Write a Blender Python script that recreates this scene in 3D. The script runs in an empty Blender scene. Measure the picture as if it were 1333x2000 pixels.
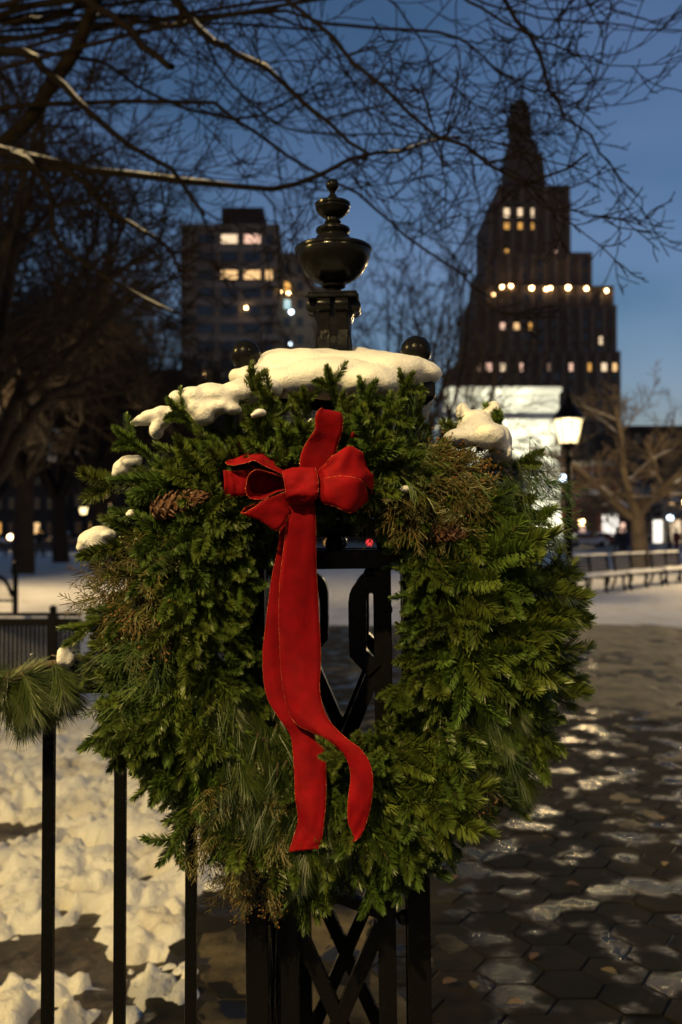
import bpy, bmesh, math, random
import numpy as np
from mathutils import Vector, Matrix, Quaternion

# ------------------------------------------------------------------ scene, camera, world, exposure
S = bpy.context.scene
COL = S.collection
F = 1944.0                      # focal length in photo pixels (35 mm on a 24 mm wide frame)
EYE = 1.45
PITCH = math.radians(1.24)
CP, SP = math.cos(PITCH), math.sin(PITCH)

cam_d = bpy.data.cameras.new('camera')
cam = bpy.data.objects.new('camera', cam_d); COL.objects.link(cam)
cam.location = (0, 0, EYE); cam.rotation_euler = (math.pi/2 + PITCH, 0, 0)
cam_d.sensor_fit = 'HORIZONTAL'; cam_d.sensor_width = 24.0; cam_d.lens = 35.0
cam_d.clip_start = 0.05; cam_d.clip_end = 3000
cam_d.dof.use_dof = True; cam_d.dof.focus_distance = 1.62; cam_d.dof.aperture_fstop = 4.2
S.camera = cam

W = bpy.data.worlds.new('World'); S.world = W; W.use_nodes = True
wn, wl = W.node_tree.nodes, W.node_tree.links
wn.clear()
wout = wn.new('ShaderNodeOutputWorld'); wbg = wn.new('ShaderNodeBackground')
sky = wn.new('ShaderNodeTexSky'); sky.sky_type = 'NISHITA'; sky.sun_disc = False
sky.sun_elevation = math.radians(3.0); sky.sun_rotation = math.radians(215)
sky.air_density = 1.0; sky.dust_density = 0.0; sky.ozone_density = 4.0
tc = wn.new('ShaderNodeTexCoord'); mp = wn.new('ShaderNodeMapping'); mp.inputs['Scale'].default_value = (1, 1, 2.4)
nz = wn.new('ShaderNodeTexNoise'); nz.inputs['Scale'].default_value = 2.6; nz.inputs['Detail'].default_value = 5; nz.inputs['Roughness'].default_value = 0.45
rmp = wn.new('ShaderNodeValToRGB')
rmp.color_ramp.elements[0].position = 0.34; rmp.color_ramp.elements[0].color = (0, 0, 0, 1)
rmp.color_ramp.elements[1].position = 0.62; rmp.color_ramp.elements[1].color = (1, 1, 1, 1)
tint = wn.new('ShaderNodeMix'); tint.data_type = 'RGBA'; tint.blend_type = 'MULTIPLY'; tint.inputs[0].default_value = 1.0
cl = wn.new('ShaderNodeMix'); cl.data_type = 'RGBA'      # thin cloud veil colour
cl.inputs[6].default_value = (1.60, 1.06, 0.93, 1); cl.inputs[7].default_value = (3.1, 1.55, 1.32, 1)
wl.new(tc.outputs['Generated'], mp.inputs['Vector']); wl.new(mp.outputs[0], nz.inputs['Vector'])
wl.new(nz.outputs['Fac'], rmp.inputs[0]); wl.new(rmp.outputs[0], cl.inputs[0])
wl.new(sky.outputs[0], tint.inputs[6]); wl.new(cl.outputs[2], tint.inputs[7])
wl.new(tint.outputs[2], wbg.inputs['Color']); wl.new(wbg.outputs[0], wout.inputs[0])
wbg.inputs['Strength'].default_value = 0.15

vs = S.view_settings
vs.view_transform = 'Standard'; vs.look = 'None'; vs.exposure = 0.0; vs.gamma = 1.0; vs.use_curve_mapping = False
cy = S.cycles
cy.use_denoising = True; cy.max_bounces = 6; cy.diffuse_bounces = 3; cy.glossy_bounces = 3
cy.transmission_bounces = 4; cy.transparent_max_bounces = 8
cy.caustics_reflective = False; cy.caustics_refractive = False; cy.sample_clamp_indirect = 3.0

# ------------------------------------------------------------------ helpers
rng = np.random.default_rng(7)
random.seed(7)

def P(x, y, D):
    """photo pixel + distance along the view axis -> a point in the place"""
    u = (x - 666.5)/F; v = -(y - 1000.0)/F
    return Vector((D*u, D*(CP - v*SP), EYE + D*(SP + v*CP)))

def ground_at(x, y, z=0.0):
    d = P(x, y, 1.0) - Vector((0, 0, EYE))
    t = (z - EYE)/d.z
    return Vector((d.x*t, d.y*t, z))

def X_at(x, Y):                      # lateral metres of a pixel column at ground distance Y
    return (x - 666.5)/F*Y

def Z_at(y, Y):
    d = P(666.5, y, 1.0) - Vector((0, 0, EYE))
    return EYE + d.z/d.y*Y

def tag(o, label=None, cat=None, group=None, kind=None):
    if label: o['label'] = label
    if cat: o['category'] = cat
    if group: o['group'] = group
    if kind: o['kind'] = kind
    return o

def empty(name, loc=(0, 0, 0), rot=(0, 0, 0)):
    o = bpy.data.objects.new(name, None); COL.objects.link(o)
    o.location = loc; o.rotation_euler = rot; o.empty_display_size = 0.1
    return o

def link(name, me, parent=None, mats=None):
    if mats is not None and len(me.materials) == 0:
        for m in (mats if isinstance(mats, (list, tuple)) else [mats]): me.materials.append(m)
    o = bpy.data.objects.new(name, me); COL.objects.link(o)
    if parent is not None: o.parent = parent
    return o

def np_mesh(name, V, Q, smooth=True, matidx=None):
    """mesh from numpy verts (n,3) and quads (m,4)"""
    V = np.asarray(V, dtype=np.float32); Q = np.asarray(Q, dtype=np.int32)
    me = bpy.data.meshes.new(name)
    k = Q.shape[1]
    me.vertices.add(len(V)); me.vertices.foreach_set('co', V.ravel())
    me.loops.add(Q.size); me.loops.foreach_set('vertex_index', Q.ravel())
    me.polygons.add(len(Q))
    me.polygons.foreach_set('loop_start', np.arange(0, Q.size, k, dtype=np.int32))
    me.polygons.foreach_set('loop_total', np.full(len(Q), k, dtype=np.int32))
    if matidx is not None: me.polygons.foreach_set('material_index', np.asarray(matidx, dtype=np.int32))
    me.update(calc_edges=True)
    me.polygons.foreach_set('use_smooth', np.full(len(Q), smooth))
    return me

class MB:
    def __init__(s): s.v = []; s.f = []; s.m = []; s.cur = 0
    def _add(s, vs_, fs):
        b = len(s.v); s.v += [tuple(v) for v in vs_]; s.f += [tuple(i+b for i in f) for f in fs]; s.m += [s.cur]*len(fs)
    def box(s, x0, x1, y0, y1, z0, z1, M=None):
        vs_ = [Vector((x, y, z)) for z in (z0, z1) for (x, y) in ((x0, y0), (x1, y0), (x1, y1), (x0, y1))]
        if M is not None: vs_ = [M @ v for v in vs_]
        s._add(vs_, [(3, 2, 1, 0), (4, 5, 6, 7), (0, 1, 5, 4), (1, 2, 6, 5), (2, 3, 7, 6), (3, 0, 4, 7)])
        return s
    def frustum(s, x, y, z0, z1, a0, b0, a1, b1):
        vs_ = [(x-a0, y-b0, z0), (x+a0, y-b0, z0), (x+a0, y+b0, z0), (x-a0, y+b0, z0),
               (x-a1, y-b1, z1), (x+a1, y-b1, z1), (x+a1, y+b1, z1), (x-a1, y+b1, z1)]
        s._add(vs_, [(3, 2, 1, 0), (4, 5, 6, 7), (0, 1, 5, 4), (1, 2, 6, 5), (2, 3, 7, 6), (3, 0, 4, 7)])
        return s
    def lathe(s, prof, c=(0, 0, 0), n=32, cap=True):
        vs_ = []; fs = []
        for r, z in prof:
            for k in range(n):
                a = 2*math.pi*k/n; vs_.append((c[0]+r*math.cos(a), c[1]+r*math.sin(a), c[2]+z))
        m = len(prof)
        for i in range(m-1):
            for k in range(n):
                k2 = (k+1) % n; fs.append((i*n+k, i*n+k2, (i+1)*n+k2, (i+1)*n+k))
        if cap:
            fs.append(tuple(reversed(range(n)))); fs.append(tuple((m-1)*n+k for k in range(n)))
        s._add(vs_, fs); return s
    def tube(s, pts, r, n=8, cap=True, sq=None):
        pts = [Vector(p) for p in pts]
        rr = r if isinstance(r, (list, tuple)) else [r]*len(pts)
        vs_ = []; fs = []; u = None
        for i, p in enumerate(pts):
            t = (pts[min(i+1, len(pts)-1)] - pts[max(i-1, 0)]).normalized()
            if u is None:
                ref = Vector((0, 0, 1)) if abs(t.z) < 0.9 else Vector((1, 0, 0))
                u = t.cross(ref).normalized()
            else:
                u = (u - t*u.dot(t)).normalized()
            w = t.cross(u)
            for k in range(n):
                a = 2*math.pi*(k+.5)/n
                vs_.append(p + (u*math.cos(a) + w*math.sin(a))*rr[i])
        for i in range(len(pts)-1):
            for k in range(n):
                k2 = (k+1) % n; fs.append((i*n+k, i*n+k2, (i+1)*n+k2, (i+1)*n+k))
        if cap:
            fs.append(tuple(reversed(range(n)))); fs.append(tuple((len(pts)-1)*n+k for k in range(n)))
        s._add(vs_, fs); return s
    def sphere(s, c, r, n=16, sz=1.0):
        m = n//2
        prof = [(max(r*math.sin(math.pi*i/m), 1e-5), -r*sz*math.cos(math.pi*i/m)) for i in range(m+1)]
        return s.lathe(prof, c, n, cap=False)
    def prism(s, poly, y0, y1, M=None):
        """polygon in x,z extruded along y"""
        n = len(poly)
        vs_ = [Vector((x, y0, z)) for x, z in poly] + [Vector((x, y1, z)) for x, z in poly]
        if M is not None: vs_ = [M @ v for v in vs_]
        fs = [tuple(range(n)), tuple(reversed(range(n, 2*n)))]
        for i in range(n):
            j = (i+1) % n; fs.append((j, i, n+i, n+j))
        s._add(vs_, fs); return s
    def strap(s, path, w, y0, y1, M=None):
        """flat bar of width w following a path in x,z, extruded along y"""
        p = [Vector((a, b)) for a, b in path]; L = []; R = []
        for i in range(len(p)):
            t = (p[min(i+1, len(p)-1)] - p[max(i-1, 0)]).normalized(); nrm = Vector((-t.y, t.x))
            ww = w[i] if isinstance(w, (list, tuple)) else w
            L.append(p[i] + nrm*ww/2); R.append(p[i] - nrm*ww/2)
        n = len(p); vs_ = []
        for y in (y0, y1):
            for a in (L, R): vs_ += [Vector((q.x, y, q.y)) for q in a]
        if M is not None: vs_ = [M @ v for v in vs_]
        fs = []
        for i in range(n-1):
            fs += [(i, i+1, n+i+1, n+i), (2*n+i+1, 2*n+i, 3*n+i, 3*n+i+1), (i+1, i, 2*n+i, 2*n+i+1), (n+i, n+i+1, 3*n+i+1, 3*n+i)]
        fs += [(0, n, 3*n, 2*n), (n-1, 3*n-1, 4*n-1, 2*n-1)]
        s._add(vs_, fs); return s
    def build(s, name, mats, parent=None, smooth=None, bevel=0):
        me = bpy.data.meshes.new(name); me.from_pydata(s.v, [], s.f)
        ms = mats if isinstance(mats, (list, tuple)) else [mats]
        for m in ms: me.materials.append(m)
        if len(ms) > 1: me.polygons.foreach_set('material_index', s.m)
        bm = bmesh.new(); bm.from_mesh(me)
        if bevel:
            es = [e for e in bm.edges if len(e.link_faces) == 2 and e.calc_face_angle(0) > 0.5]
            bmesh.ops.bevel(bm, geom=es, offset=bevel, segments=2, profile=0.6, affect='EDGES', clamp_overlap=True)
        bmesh.ops.recalc_face_normals(bm, faces=bm.faces)
        if smooth is not None:
            for f in bm.faces: f.smooth = True
            for e in bm.edges:
                if len(e.link_faces) == 2 and e.calc_face_angle(0) > math.radians(smooth): e.smooth = False
        bm.to_mesh(me); bm.free()
        return link(name, me, parent)

def copy_tree(o, parent=None):
    c = o.copy(); COL.objects.link(c); c.parent = parent
    for ch in o.children: copy_tree(ch, c)
    return c

def catmull(pts, n):
    """n samples through control points (any dimension)"""
    p = np.asarray(pts, dtype=float); m = len(p)
    ext = np.vstack([2*p[0]-p[1], p, 2*p[-1]-p[-2]])
    t = np.linspace(0, m-1-1e-9, n); i = t.astype(int); f = (t-i)[:, None]
    a, b, c, d = ext[i], ext[i+1], ext[i+2], ext[i+3]
    return 0.5*((2*b) + (-a+c)*f + (2*a-5*b+4*c-d)*f**2 + (-a+3*b-3*c+d)*f**3)

# numpy noise
def _hash(ix, iy, iz, seed):
    h = (ix.astype(np.int64)*374761393 + iy.astype(np.int64)*668265263 + iz.astype(np.int64)*2147483647 + seed*1442695041) & 0xffffffff
    h = ((h ^ (h >> 13))*1274126177) & 0xffffffff
    h = (h ^ (h >> 16)) & 0xffffffff
    return h/4294967295.0
def vnoise(p, seed=0):
    p = np.asarray(p, float); i = np.floor(p).astype(np.int64); f = p-i; f = f*f*(3-2*f)
    r = 0
    for dx in (0, 1):
        for dy in (0, 1):
            for dz in (0, 1):
                w = (f[..., 0] if dx else 1-f[..., 0])*(f[..., 1] if dy else 1-f[..., 1])*(f[..., 2] if dz else 1-f[..., 2])
                r = r + w*_hash(i[..., 0]+dx, i[..., 1]+dy, i[..., 2]+dz, seed)
    return r*2-1
def fbm(p, oct=4, seed=0, gain=0.5):
    p = np.asarray(p, float); a = 1.0; r = 0; t = 0
    for k in range(oct):
        r = r + a*vnoise(p*2**k + 17.3*k, seed+k); t += a; a *= gain
    return r/t
def worley(p, seed=0):
    """distance to nearest jittered 2-d cell point, and that cell's random value"""
    i = np.floor(p).astype(np.int64); best = np.full(p.shape[:-1], 9.0); val = np.zeros(p.shape[:-1])
    for dx in (-1, 0, 1):
        for dy in (-1, 0, 1):
            cx, cy_ = i[..., 0]+dx, i[..., 1]+dy; z = np.zeros_like(cx)
            px = cx + _hash(cx, cy_, z, seed+5); py = cy_ + _hash(cx, cy_, z, seed+9); rv = _hash(cx, cy_, z, seed+13)
            d = np.hypot(p[..., 0]-px, p[..., 1]-py); m = d < best
            best = np.where(m, d, best); val = np.where(m, rv, val)
    return best, val

# ------------------------------------------------------------------ materials
def mat(name, col, rough=0.5, metal=0.0, spec=0.5, noise=None, bump=None, emit=None, rnd=0.0, sheen=None, sss=0, trans=0, rough_noise=None, coat=0):
    m = bpy.data.materials.new(name); m.use_nodes = True
    nt = m.node_tree; n = nt.nodes; l = nt.links; b = n['Principled BSDF']
    b.inputs['Base Color'].default_value = (*col, 1); b.inputs['Roughness'].default_value = rough
    b.inputs['Metallic'].default_value = metal; b.inputs['Specular IOR Level'].default_value = spec
    geo = n.new('ShaderNodeNewGeometry'); last = None
    if noise:        # (scale, colour2, lo, hi)
        t = n.new('ShaderNodeTexNoise'); t.inputs['Scale'].default_value = noise[0]; t.inputs['Detail'].default_value = 6; t.inputs['Roughness'].default_value = 0.6
        l.new(geo.outputs['Position'], t.inputs['Vector'])
        r = n.new('ShaderNodeValToRGB'); r.color_ramp.elements[0].position = noise[2]; r.color_ramp.elements[1].position = noise[3]
        r.color_ramp.elements[0].color = (*col, 1); r.color_ramp.elements[1].color = (*noise[1], 1)
        l.new(t.outputs['Fac'], r.inputs[0]); last = r.outputs[0]
    if rnd:
        oi = n.new('ShaderNodeObjectInfo'); hs = n.new('ShaderNodeHueSaturation')
        mr = n.new('ShaderNodeMapRange'); mr.inputs[3].default_value = 1-rnd; mr.inputs[4].default_value = 1+rnd
        l.new(oi.outputs['Random'], mr.inputs[0]); l.new(mr.outputs[0], hs.inputs['Value'])
        mr2 = n.new('ShaderNodeMapRange'); mr2.inputs[3].default_value = 0.5-rnd*0.07; mr2.inputs[4].default_value = 0.5+rnd*0.05
        ml = n.new('ShaderNodeMath'); ml.operation = 'MULTIPLY'; ml.inputs[1].default_value = 7.31
        fr = n.new('ShaderNodeMath'); fr.operation = 'FRACT'
        l.new(oi.outputs['Random'], ml.inputs[0]); l.new(ml.outputs[0], fr.inputs[0]); l.new(fr.outputs[0], mr2.inputs[0]); l.new(mr2.outputs[0], hs.inputs['Hue'])
        if last is not None: l.new(last, hs.inputs['Color'])
        else: hs.inputs['Color'].default_value = (*col, 1)
        last = hs.outputs[0]
    if last is not None: l.new(last, b.inputs['Base Color'])
    if rough_noise:  # (scale, lo, hi)
        t = n.new('ShaderNodeTexNoise'); t.inputs['Scale'].default_value = rough_noise[0]; t.inputs['Detail'].default_value = 5
        l.new(geo.outputs['Position'], t.inputs['Vector'])
        mr = n.new('ShaderNodeMapRange'); mr.inputs[1].default_value, mr.inputs[2].default_value = (rough_noise[3:] or (0.35, 0.65))
        mr.inputs[3].default_value = rough_noise[1]; mr.inputs[4].default_value = rough_noise[2]
        l.new(t.outputs['Fac'], mr.inputs[0]); l.new(mr.outputs[0], b.inputs['Roughness'])
    if bump:         # (scale, strength, distance)
        t = n.new('ShaderNodeTexNoise'); t.inputs['Scale'].default_value = bump[0]; t.inputs['Detail'].default_value = 6; t.inputs['Roughness'].default_value = 0.65
        l.new(geo.outputs['Position'], t.inputs['Vector'])
        bp = n.new('ShaderNodeBump'); bp.inputs['Strength'].default_value = bump[1]; bp.inputs['Distance'].default_value = bump[2]
        l.new(t.outputs['Fac'], bp.inputs['Height']); l.new(bp.outputs[0], b.inputs['Normal'])
    if emit:         # (colour, strength)
        b.inputs['Emission Color'].default_value = (*emit[0], 1); b.inputs['Emission Strength'].default_value = emit[1]
        try: m.cycles.emission_sampling = 'NONE'
        except Exception: pass
    if sheen: b.inputs['Sheen Weight'].default_value = sheen[0]; b.inputs['Sheen Tint'].default_value = (*sheen[1], 1)
    if sss:
        b.inputs['Subsurface Weight'].default_value = sss; b.inputs['Subsurface Radius'].default_value = (1, .9, .8); b.inputs['Subsurface Scale'].default_value = 0.01
    if coat: b.inputs['Coat Weight'].default_value = coat; b.inputs['Coat Roughness'].default_value = 0.08
    if trans:
        b.inputs['Transmission Weight'].default_value = trans
    return m

M = {}
M['iron'] = mat('black_iron_paint', (0.005, 0.005, 0.005), 0.22, spec=0.28, bump=(140, 0.2, 0.002), rough_noise=(60, 0.12, 0.32))
M['iron_far'] = mat('black_iron_far', (0.006, 0.006, 0.006), 0.45, spec=0.2)
M['snow'] = mat('snow', (0.78, 0.78, 0.76), 0.55, spec=0.3, bump=(260, 0.8, 0.006), sss=0.15)
M['snow_ground'] = mat('snow_trodden', (0.76, 0.75, 0.72), 0.6, spec=0.3, noise=(2.2, (0.45, 0.38, 0.26), 0.52, 0.80), bump=(45, 0.8, 0.02))
M['soil'] = mat('wet_soil', (0.030, 0.024, 0.016), 0.5, noise=(14, (0.075, 0.055, 0.03), 0.4, 0.7), bump=(40, 0.8, 0.02))
M['paver'] = mat('wet_paver', (0.012, 0.011, 0.009), 0.3, spec=0.5, noise=(6, (0.024, 0.020, 0.014), 0.42, 0.70), bump=(60, 0.45, 0.005), rnd=0.4, rough_noise=(4.5, 0.82, 0.09, 0.51, 0.61))
M['slush'] = mat('dirty_slush', (0.16, 0.125, 0.065), 0.5, spec=0.2, noise=(3.2, (0.016, 0.014, 0.010), 0.40, 0.62), bump=(50, 0.9, 0.02))
M['paver'].node_tree.nodes['Principled BSDF'].inputs['IOR'].default_value = 1.22
M['slush'].node_tree.nodes['Principled BSDF'].inputs['IOR'].default_value = 1.25
M['iron'].node_tree.nodes['Principled BSDF'].inputs['IOR'].default_value = 1.28
M['iron_far'].node_tree.nodes['Principled BSDF'].inputs['IOR'].default_value = 1.25
M['bed'] = mat('joint_slush', (0.015, 0.013, 0.011), 0.6, noise=(4, (0.40, 0.37, 0.30), 0.50, 0.62), bump=(90, .5, .004))
M['needle'] = mat('fir_needle', (0.066, 0.104, 0.015), 0.42, spec=0.5, rnd=0.30)
M['needle_y'] = mat('noble_fir_needle', (0.088, 0.128, 0.018), 0.42, spec=0.5, rnd=0.30)
M['pine'] = mat('pine_needle', (0.038, 0.060, 0.010), 0.45, rnd=0.3)
M['juniper'] = mat('juniper_scale', (0.085, 0.080, 0.016), 0.55, noise=(28, (0.13, 0.075, 0.02), 0.5, 0.75), rnd=0.3)
M['cedar'] = mat('cedar_frond', (0.045, 0.085, 0.014), 0.5, noise=(18, (0.10, 0.10, 0.02), 0.5, 0.8), rnd=0.3)
M['seed'] = mat('seed_cone', (0.17, 0.075, 0.014), 0.6, rnd=0.3)
M['berry'] = mat('juniper_berry', (0.10, 0.13, 0.05), 0.5)
M['twig'] = mat('sprig_twig', (0.06, 0.04, 0.018), 0.7)
M['cone'] = mat('pine_cone_scale', (0.075, 0.032, 0.013), 0.6, noise=(120, (0.13, 0.058, 0.024), 0.4, 0.7))
M['cone_core'] = mat('pine_cone_core', (0.05, 0.02, 0.01), 0.8)
M['ribbon'] = mat('red_velvet', (0.22, 0.001, 0.0040), 0.8, spec=0.12, sheen=(0.12, (1.0, 0.05, 0.04)), noise=(38, (0.135, 0.001, 0.0028), 0.35, 0.72), bump=(700, 0.5, 0.0012))
M['gold'] = mat('gold_wire', (0.70, 0.28, 0.10), 0.35, metal=0.6, noise=(420, (0.5, 0.02, 0.01), 0.42, 0.52), bump=(600, 1.0, 0.004))
M['bark'] = mat('wet_bark', (0.009, 0.006, 0.004), 0.8, spec=0.1, noise=(18, (0.005, 0.004, 0.003), 0.4, 0.7), bump=(40, 0.8, 0.02))
M['bark_lit'] = mat('lamplit_bark', (0.15, 0.115, 0.08), 0.8, spec=0.15, noise=(6, (0.09, 0.07, 0.05), .4, .7))  # paler bark for the right-hand tree, lamplight put into its colour
M['bark_far'] = mat('far_bark', (0.040, 0.030, 0.023), 0.9, spec=0.1, noise=(6, (0.026, 0.020, 0.016), 0.4, 0.7))
M['brick_tower'] = mat('tower_brick', (0.085, 0.066, 0.046), 0.85, noise=(0.6, (0.06, 0.047, 0.034), 0.4, 0.7))
M['pier_brick'] = mat('tower_pilaster', (0.15, 0.118, 0.084), 0.85, noise=(0.8, (0.11, 0.088, 0.064), 0.4, 0.7))
M['concrete'] = mat('pale_brick_slab', (0.26, 0.245, 0.20), 0.85, noise=(0.7, (0.19, 0.18, 0.15), 0.4, 0.7))
M['apt'] = mat('apartment_brick', (0.20, 0.18, 0.13), 0.85, noise=(0.5, (0.14, 0.125, 0.095), 0.4, 0.7))
M['dark_brick'] = mat('dark_brick', (0.035, 0.023, 0.016), 0.85, noise=(0.9, (0.025, 0.017, 0.012), 0.4, 0.7))
M['red_brick'] = mat('red_brick', (0.26, 0.07, 0.045), 0.85, noise=(1.2, (0.19, 0.05, 0.035), 0.4, 0.7))
M['cream'] = mat('cream_stone', (0.38, 0.34, 0.27), 0.85)
M['marble'] = mat('white_marble', (0.72, 0.72, 0.66), 0.6, noise=(0.8, (0.60, 0.60, 0.54), 0.4, 0.75))
M['glass_dark'] = mat('dark_pane', (0.02, 0.025, 0.03), 0.12)
M['frame'] = mat('window_frame', (0.10, 0.09, 0.075), 0.6)
M['lit_warm'] = mat('lit_window_warm', (0.8, 0.6, 0.4), 0.6, emit=((1.0, 0.60, 0.24), 1.2))
M['lit_pale'] = mat('lit_window_pale', (0.8, 0.7, 0.6), 0.6, emit=((1.0, 0.74, 0.44), 1.15))
M['lit_pink'] = mat('lit_window_pink', (0.8, 0.6, 0.5), 0.6, emit=((1.0, 0.60, 0.42), 1.1))
M['lit_amber'] = mat('lit_window_amber', (0.8, 0.5, 0.2), 0.6, emit=((1.0, 0.50, 0.10), 0.9))
M['lit_dim'] = mat('lit_window_dim', (0.5, 0.4, 0.3), 0.6, emit=((1.0, 0.6, 0.35), 0.16))
M['lit_cool'] = mat('lit_window_cool', (0.6, 0.8, 0.8), 0.6, emit=((0.55, 0.9, 1.0), 0.8))
M['lit_white'] = mat('lit_doorway', (0.9, 0.9, 0.9), 0.6, emit=((1.0, 0.93, 0.80), 1.6))
M['flood'] = mat('floodlight_lens', (1, .8, .6), 0.4, emit=((1.0, 0.60, 0.26), 26.0))
M['flood_cool'] = mat('cool_bulb', (1, 1, 1), 0.4, emit=((0.7, 0.85, 1.0), 9.0))
M['lamp_glass'] = mat('lamp_glass', (0.9, 0.85, 0.7), 0.4, emit=((1.0, 0.78, 0.42), 6.0))
_n = M['lamp_glass'].node_tree; _n.nodes.clear()            # clear glass glowing with the mantle's light
_o = _n.nodes.new('ShaderNodeOutputMaterial'); _a = _n.nodes.new('ShaderNodeAddShader'); _t = _n.nodes.new('ShaderNodeBsdfTransparent'); _e = _n.nodes.new('ShaderNodeEmission')
_e.inputs['Color'].default_value = (1.0, 0.76, 0.36, 1); _e.inputs['Strength'].default_value = 1.7; _t.inputs['Color'].default_value = (0.8, 0.8, 0.8, 1)
_n.links.new(_t.outputs[0], _a.inputs[0]); _n.links.new(_e.outputs[0], _a.inputs[1]); _n.links.new(_a.outputs[0], _o.inputs[0])
M['coat_dark'] = mat('dark_coat', (0.015, 0.015, 0.02), 0.85)
M['coat_blue'] = mat('navy_coat', (0.02, 0.025, 0.06), 0.85)
M['coat_red'] = mat('maroon_coat', (0.12, 0.02, 0.02), 0.85)
M['skin'] = mat('skin', (0.45, 0.28, 0.2), 0.6)
M['bench_wood'] = mat('bench_wood', (0.05, 0.035, 0.022), 0.6, noise=(20, (0.03, 0.02, 0.014), .4, .7))
M['car_white'] = mat('car_paint_white', (0.5, 0.5, 0.5), 0.25, coat=0.6)
M['car_dark'] = mat('car_paint_dark', (0.02, 0.03, 0.04), 0.2, coat=0.6)
M['car_red'] = mat('car_paint_red', (0.25, 0.02, 0.02), 0.2, coat=0.6)
M['tyre'] = mat('tyre_rubber', (0.015, 0.015, 0.015), 0.8)
M['rim'] = mat('wheel_rim', (0.4, 0.4, 0.4), 0.3, metal=0.9)
M['tail'] = mat('tail_light', (0.5, 0.02, 0.02), 0.3, emit=((1.0, 0.05, 0.05), 3.0))
M['head'] = mat('head_light', (0.9, 0.9, 0.8), 0.3, emit=((1.0, 0.9, 0.7), 8.0))
M['leaf'] = mat('fallen_leaf', (0.17, 0.11, 0.045), 0.7, rnd=0.4)

# ------------------------------------------------------------------ ground, path, snow
def heightfield(name, xs, ys, fz, m, parent=None):
    Xg, Yg = np.meshgrid(xs, ys); Z = fz(Xg, Yg)
    V = np.stack([Xg, Yg, Z], -1).reshape(-1, 3); nx, ny = len(xs), len(ys)
    i = np.arange((ny-1)*(nx-1)); r, c = i//(nx-1), i % (nx-1); a = r*nx+c
    return link(name, np_mesh(name, V, np.stack([a, a+1, a+nx+1, a+nx], -1)), parent, m)

g = MB(); g.box(-900, 900, -60, 1500, -0.5, -0.045)
tag(g.build('ground', M['soil']), 'dark wet ground under the snow and paving', 'ground', kind='structure')

# far snowy lawn
def f_lawn(x, y):
    p = np.stack([x*0.8, y*0.45, x*0+3], -1)
    z = 0.03 + 0.05*fbm(p, 4, 3) + 0.025*fbm(p*4.5, 3, 9)
    edge = np.clip((y - 14.6 - 0.9*fbm(np.stack([x*0.5, x*0, x*0], -1), 3, 5))/2.2, 0, 1)
    edge = np.maximum(edge, np.clip((-2.3 - x)/0.6, 0, 1))
    return -0.06 + edge*(z+0.08)
xs = np.concatenate([np.linspace(-40, -8, 60), np.linspace(-7.8, 12, 220), np.linspace(12.3, 45, 60)])
ys = 9.0*np.power(72/9.0, np.linspace(0, 1, 240))
lawn = heightfield('snow_lawn', xs, ys, f_lawn, M['snow_ground'])
tag(lawn, 'wide snow-covered lawn beyond the paved path', 'snow', kind='structure')

# near bank of lumpy trodden snow on the left
def f_bank(x, y):
    warp = np.stack([x, y, x*0], -1)
    wx = x + 0.10*fbm(warp*3, 3, 21); wy = y + 0.10*fbm(warp*3+9, 3, 22)
    d1, v1 = worley(np.stack([wx*3.6, wy*2.6], -1), 3)
    d2, v2 = worley(np.stack([wx*9, wy*7], -1), 8)
    big = fbm(np.stack([x*0.9, y*0.8, x*0+1], -1), 3, 31)
    d3, v3 = worley(np.stack([wx*19, wy*15], -1), 15)
    def pl(d, r_, w_):
        q = np.clip((r_-d)/w_, 0, 1); return q*q*(3-2*q)
    d4, v4 = worley(np.stack([wx*4.2+7, wy*3.4], -1), 27)
    z = 0.036 + 0.06*big + 0.045*v1*pl(d1, .75, .30) + 0.045*v2*pl(d2, .60, .25) + 0.020*v3*pl(d3, .55, .30)
    z = z + 0.055*fbm(warp*5, 4, 41, .6) + 0.016*fbm(warp*18, 3, 43) - 0.11*(v4 > .40)*pl(d4, .34, .22)
    z = z - 0.070 + 0.030*np.clip((y-3.6)/.7, -1, 1)
    # trodden hollows where the soil shows
    for hx, hy, hr, hd in ((-1.12, 3.55, 0.26, 0.20), (-0.50, 3.95, 0.15, 0.16), (-1.65, 5.0, 0.30, 0.12), (-0.42, 3.05, .10, .12), (-1.9, 4.2, .3, .1), (-.75, 3.2, .08, .09), (-.62, 3.45, .07, .08), (-1.0, 4.6, .12, .07)):
        z = z - hd*np.exp(-(((x-hx)/hr)**2 + ((y-hy)/(hr*0.75))**2)*1.4)
    z = z + 0.10*np.exp(-(((x+0.85)/0.5)**2 + ((y-5.3)/0.9)**2))
    edge = np.clip((-0.28 - x + 0.12*fbm(warp*2.2, 2, 51))/0.22, 0, 1)
    fade = np.clip((10.8-y)/1.5, 0, 1)
    return np.where(edge*fade > 0, (z+0.08)*edge*fade - 0.08, -0.08)
xs = np.linspace(-5.2, 0.05, 430)
ys = 1.95*np.power(11/1.95, np.linspace(0, 1, 420))
bank = heightfield('snow_bank', xs, ys, f_bank, M['snow_ground'])
tag(bank, 'lumpy trodden snow behind the iron fence', 'snow', kind='structure')

def f_soil(x, y):
    p = np.stack([x, y, x*0], -1)
    return -0.040 + 0.030*fbm(p*5, 4, 81, .6) + 0.012*fbm(p*30, 2, 85)
soil = heightfield('soil', np.linspace(-5.2, -0.1, 260), 1.9*np.power(11/1.9, np.linspace(0, 1, 260)), f_soil, M['soil'])
tag(soil, 'bare brown soil showing between the trodden snow', 'soil', kind='structure')

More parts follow.
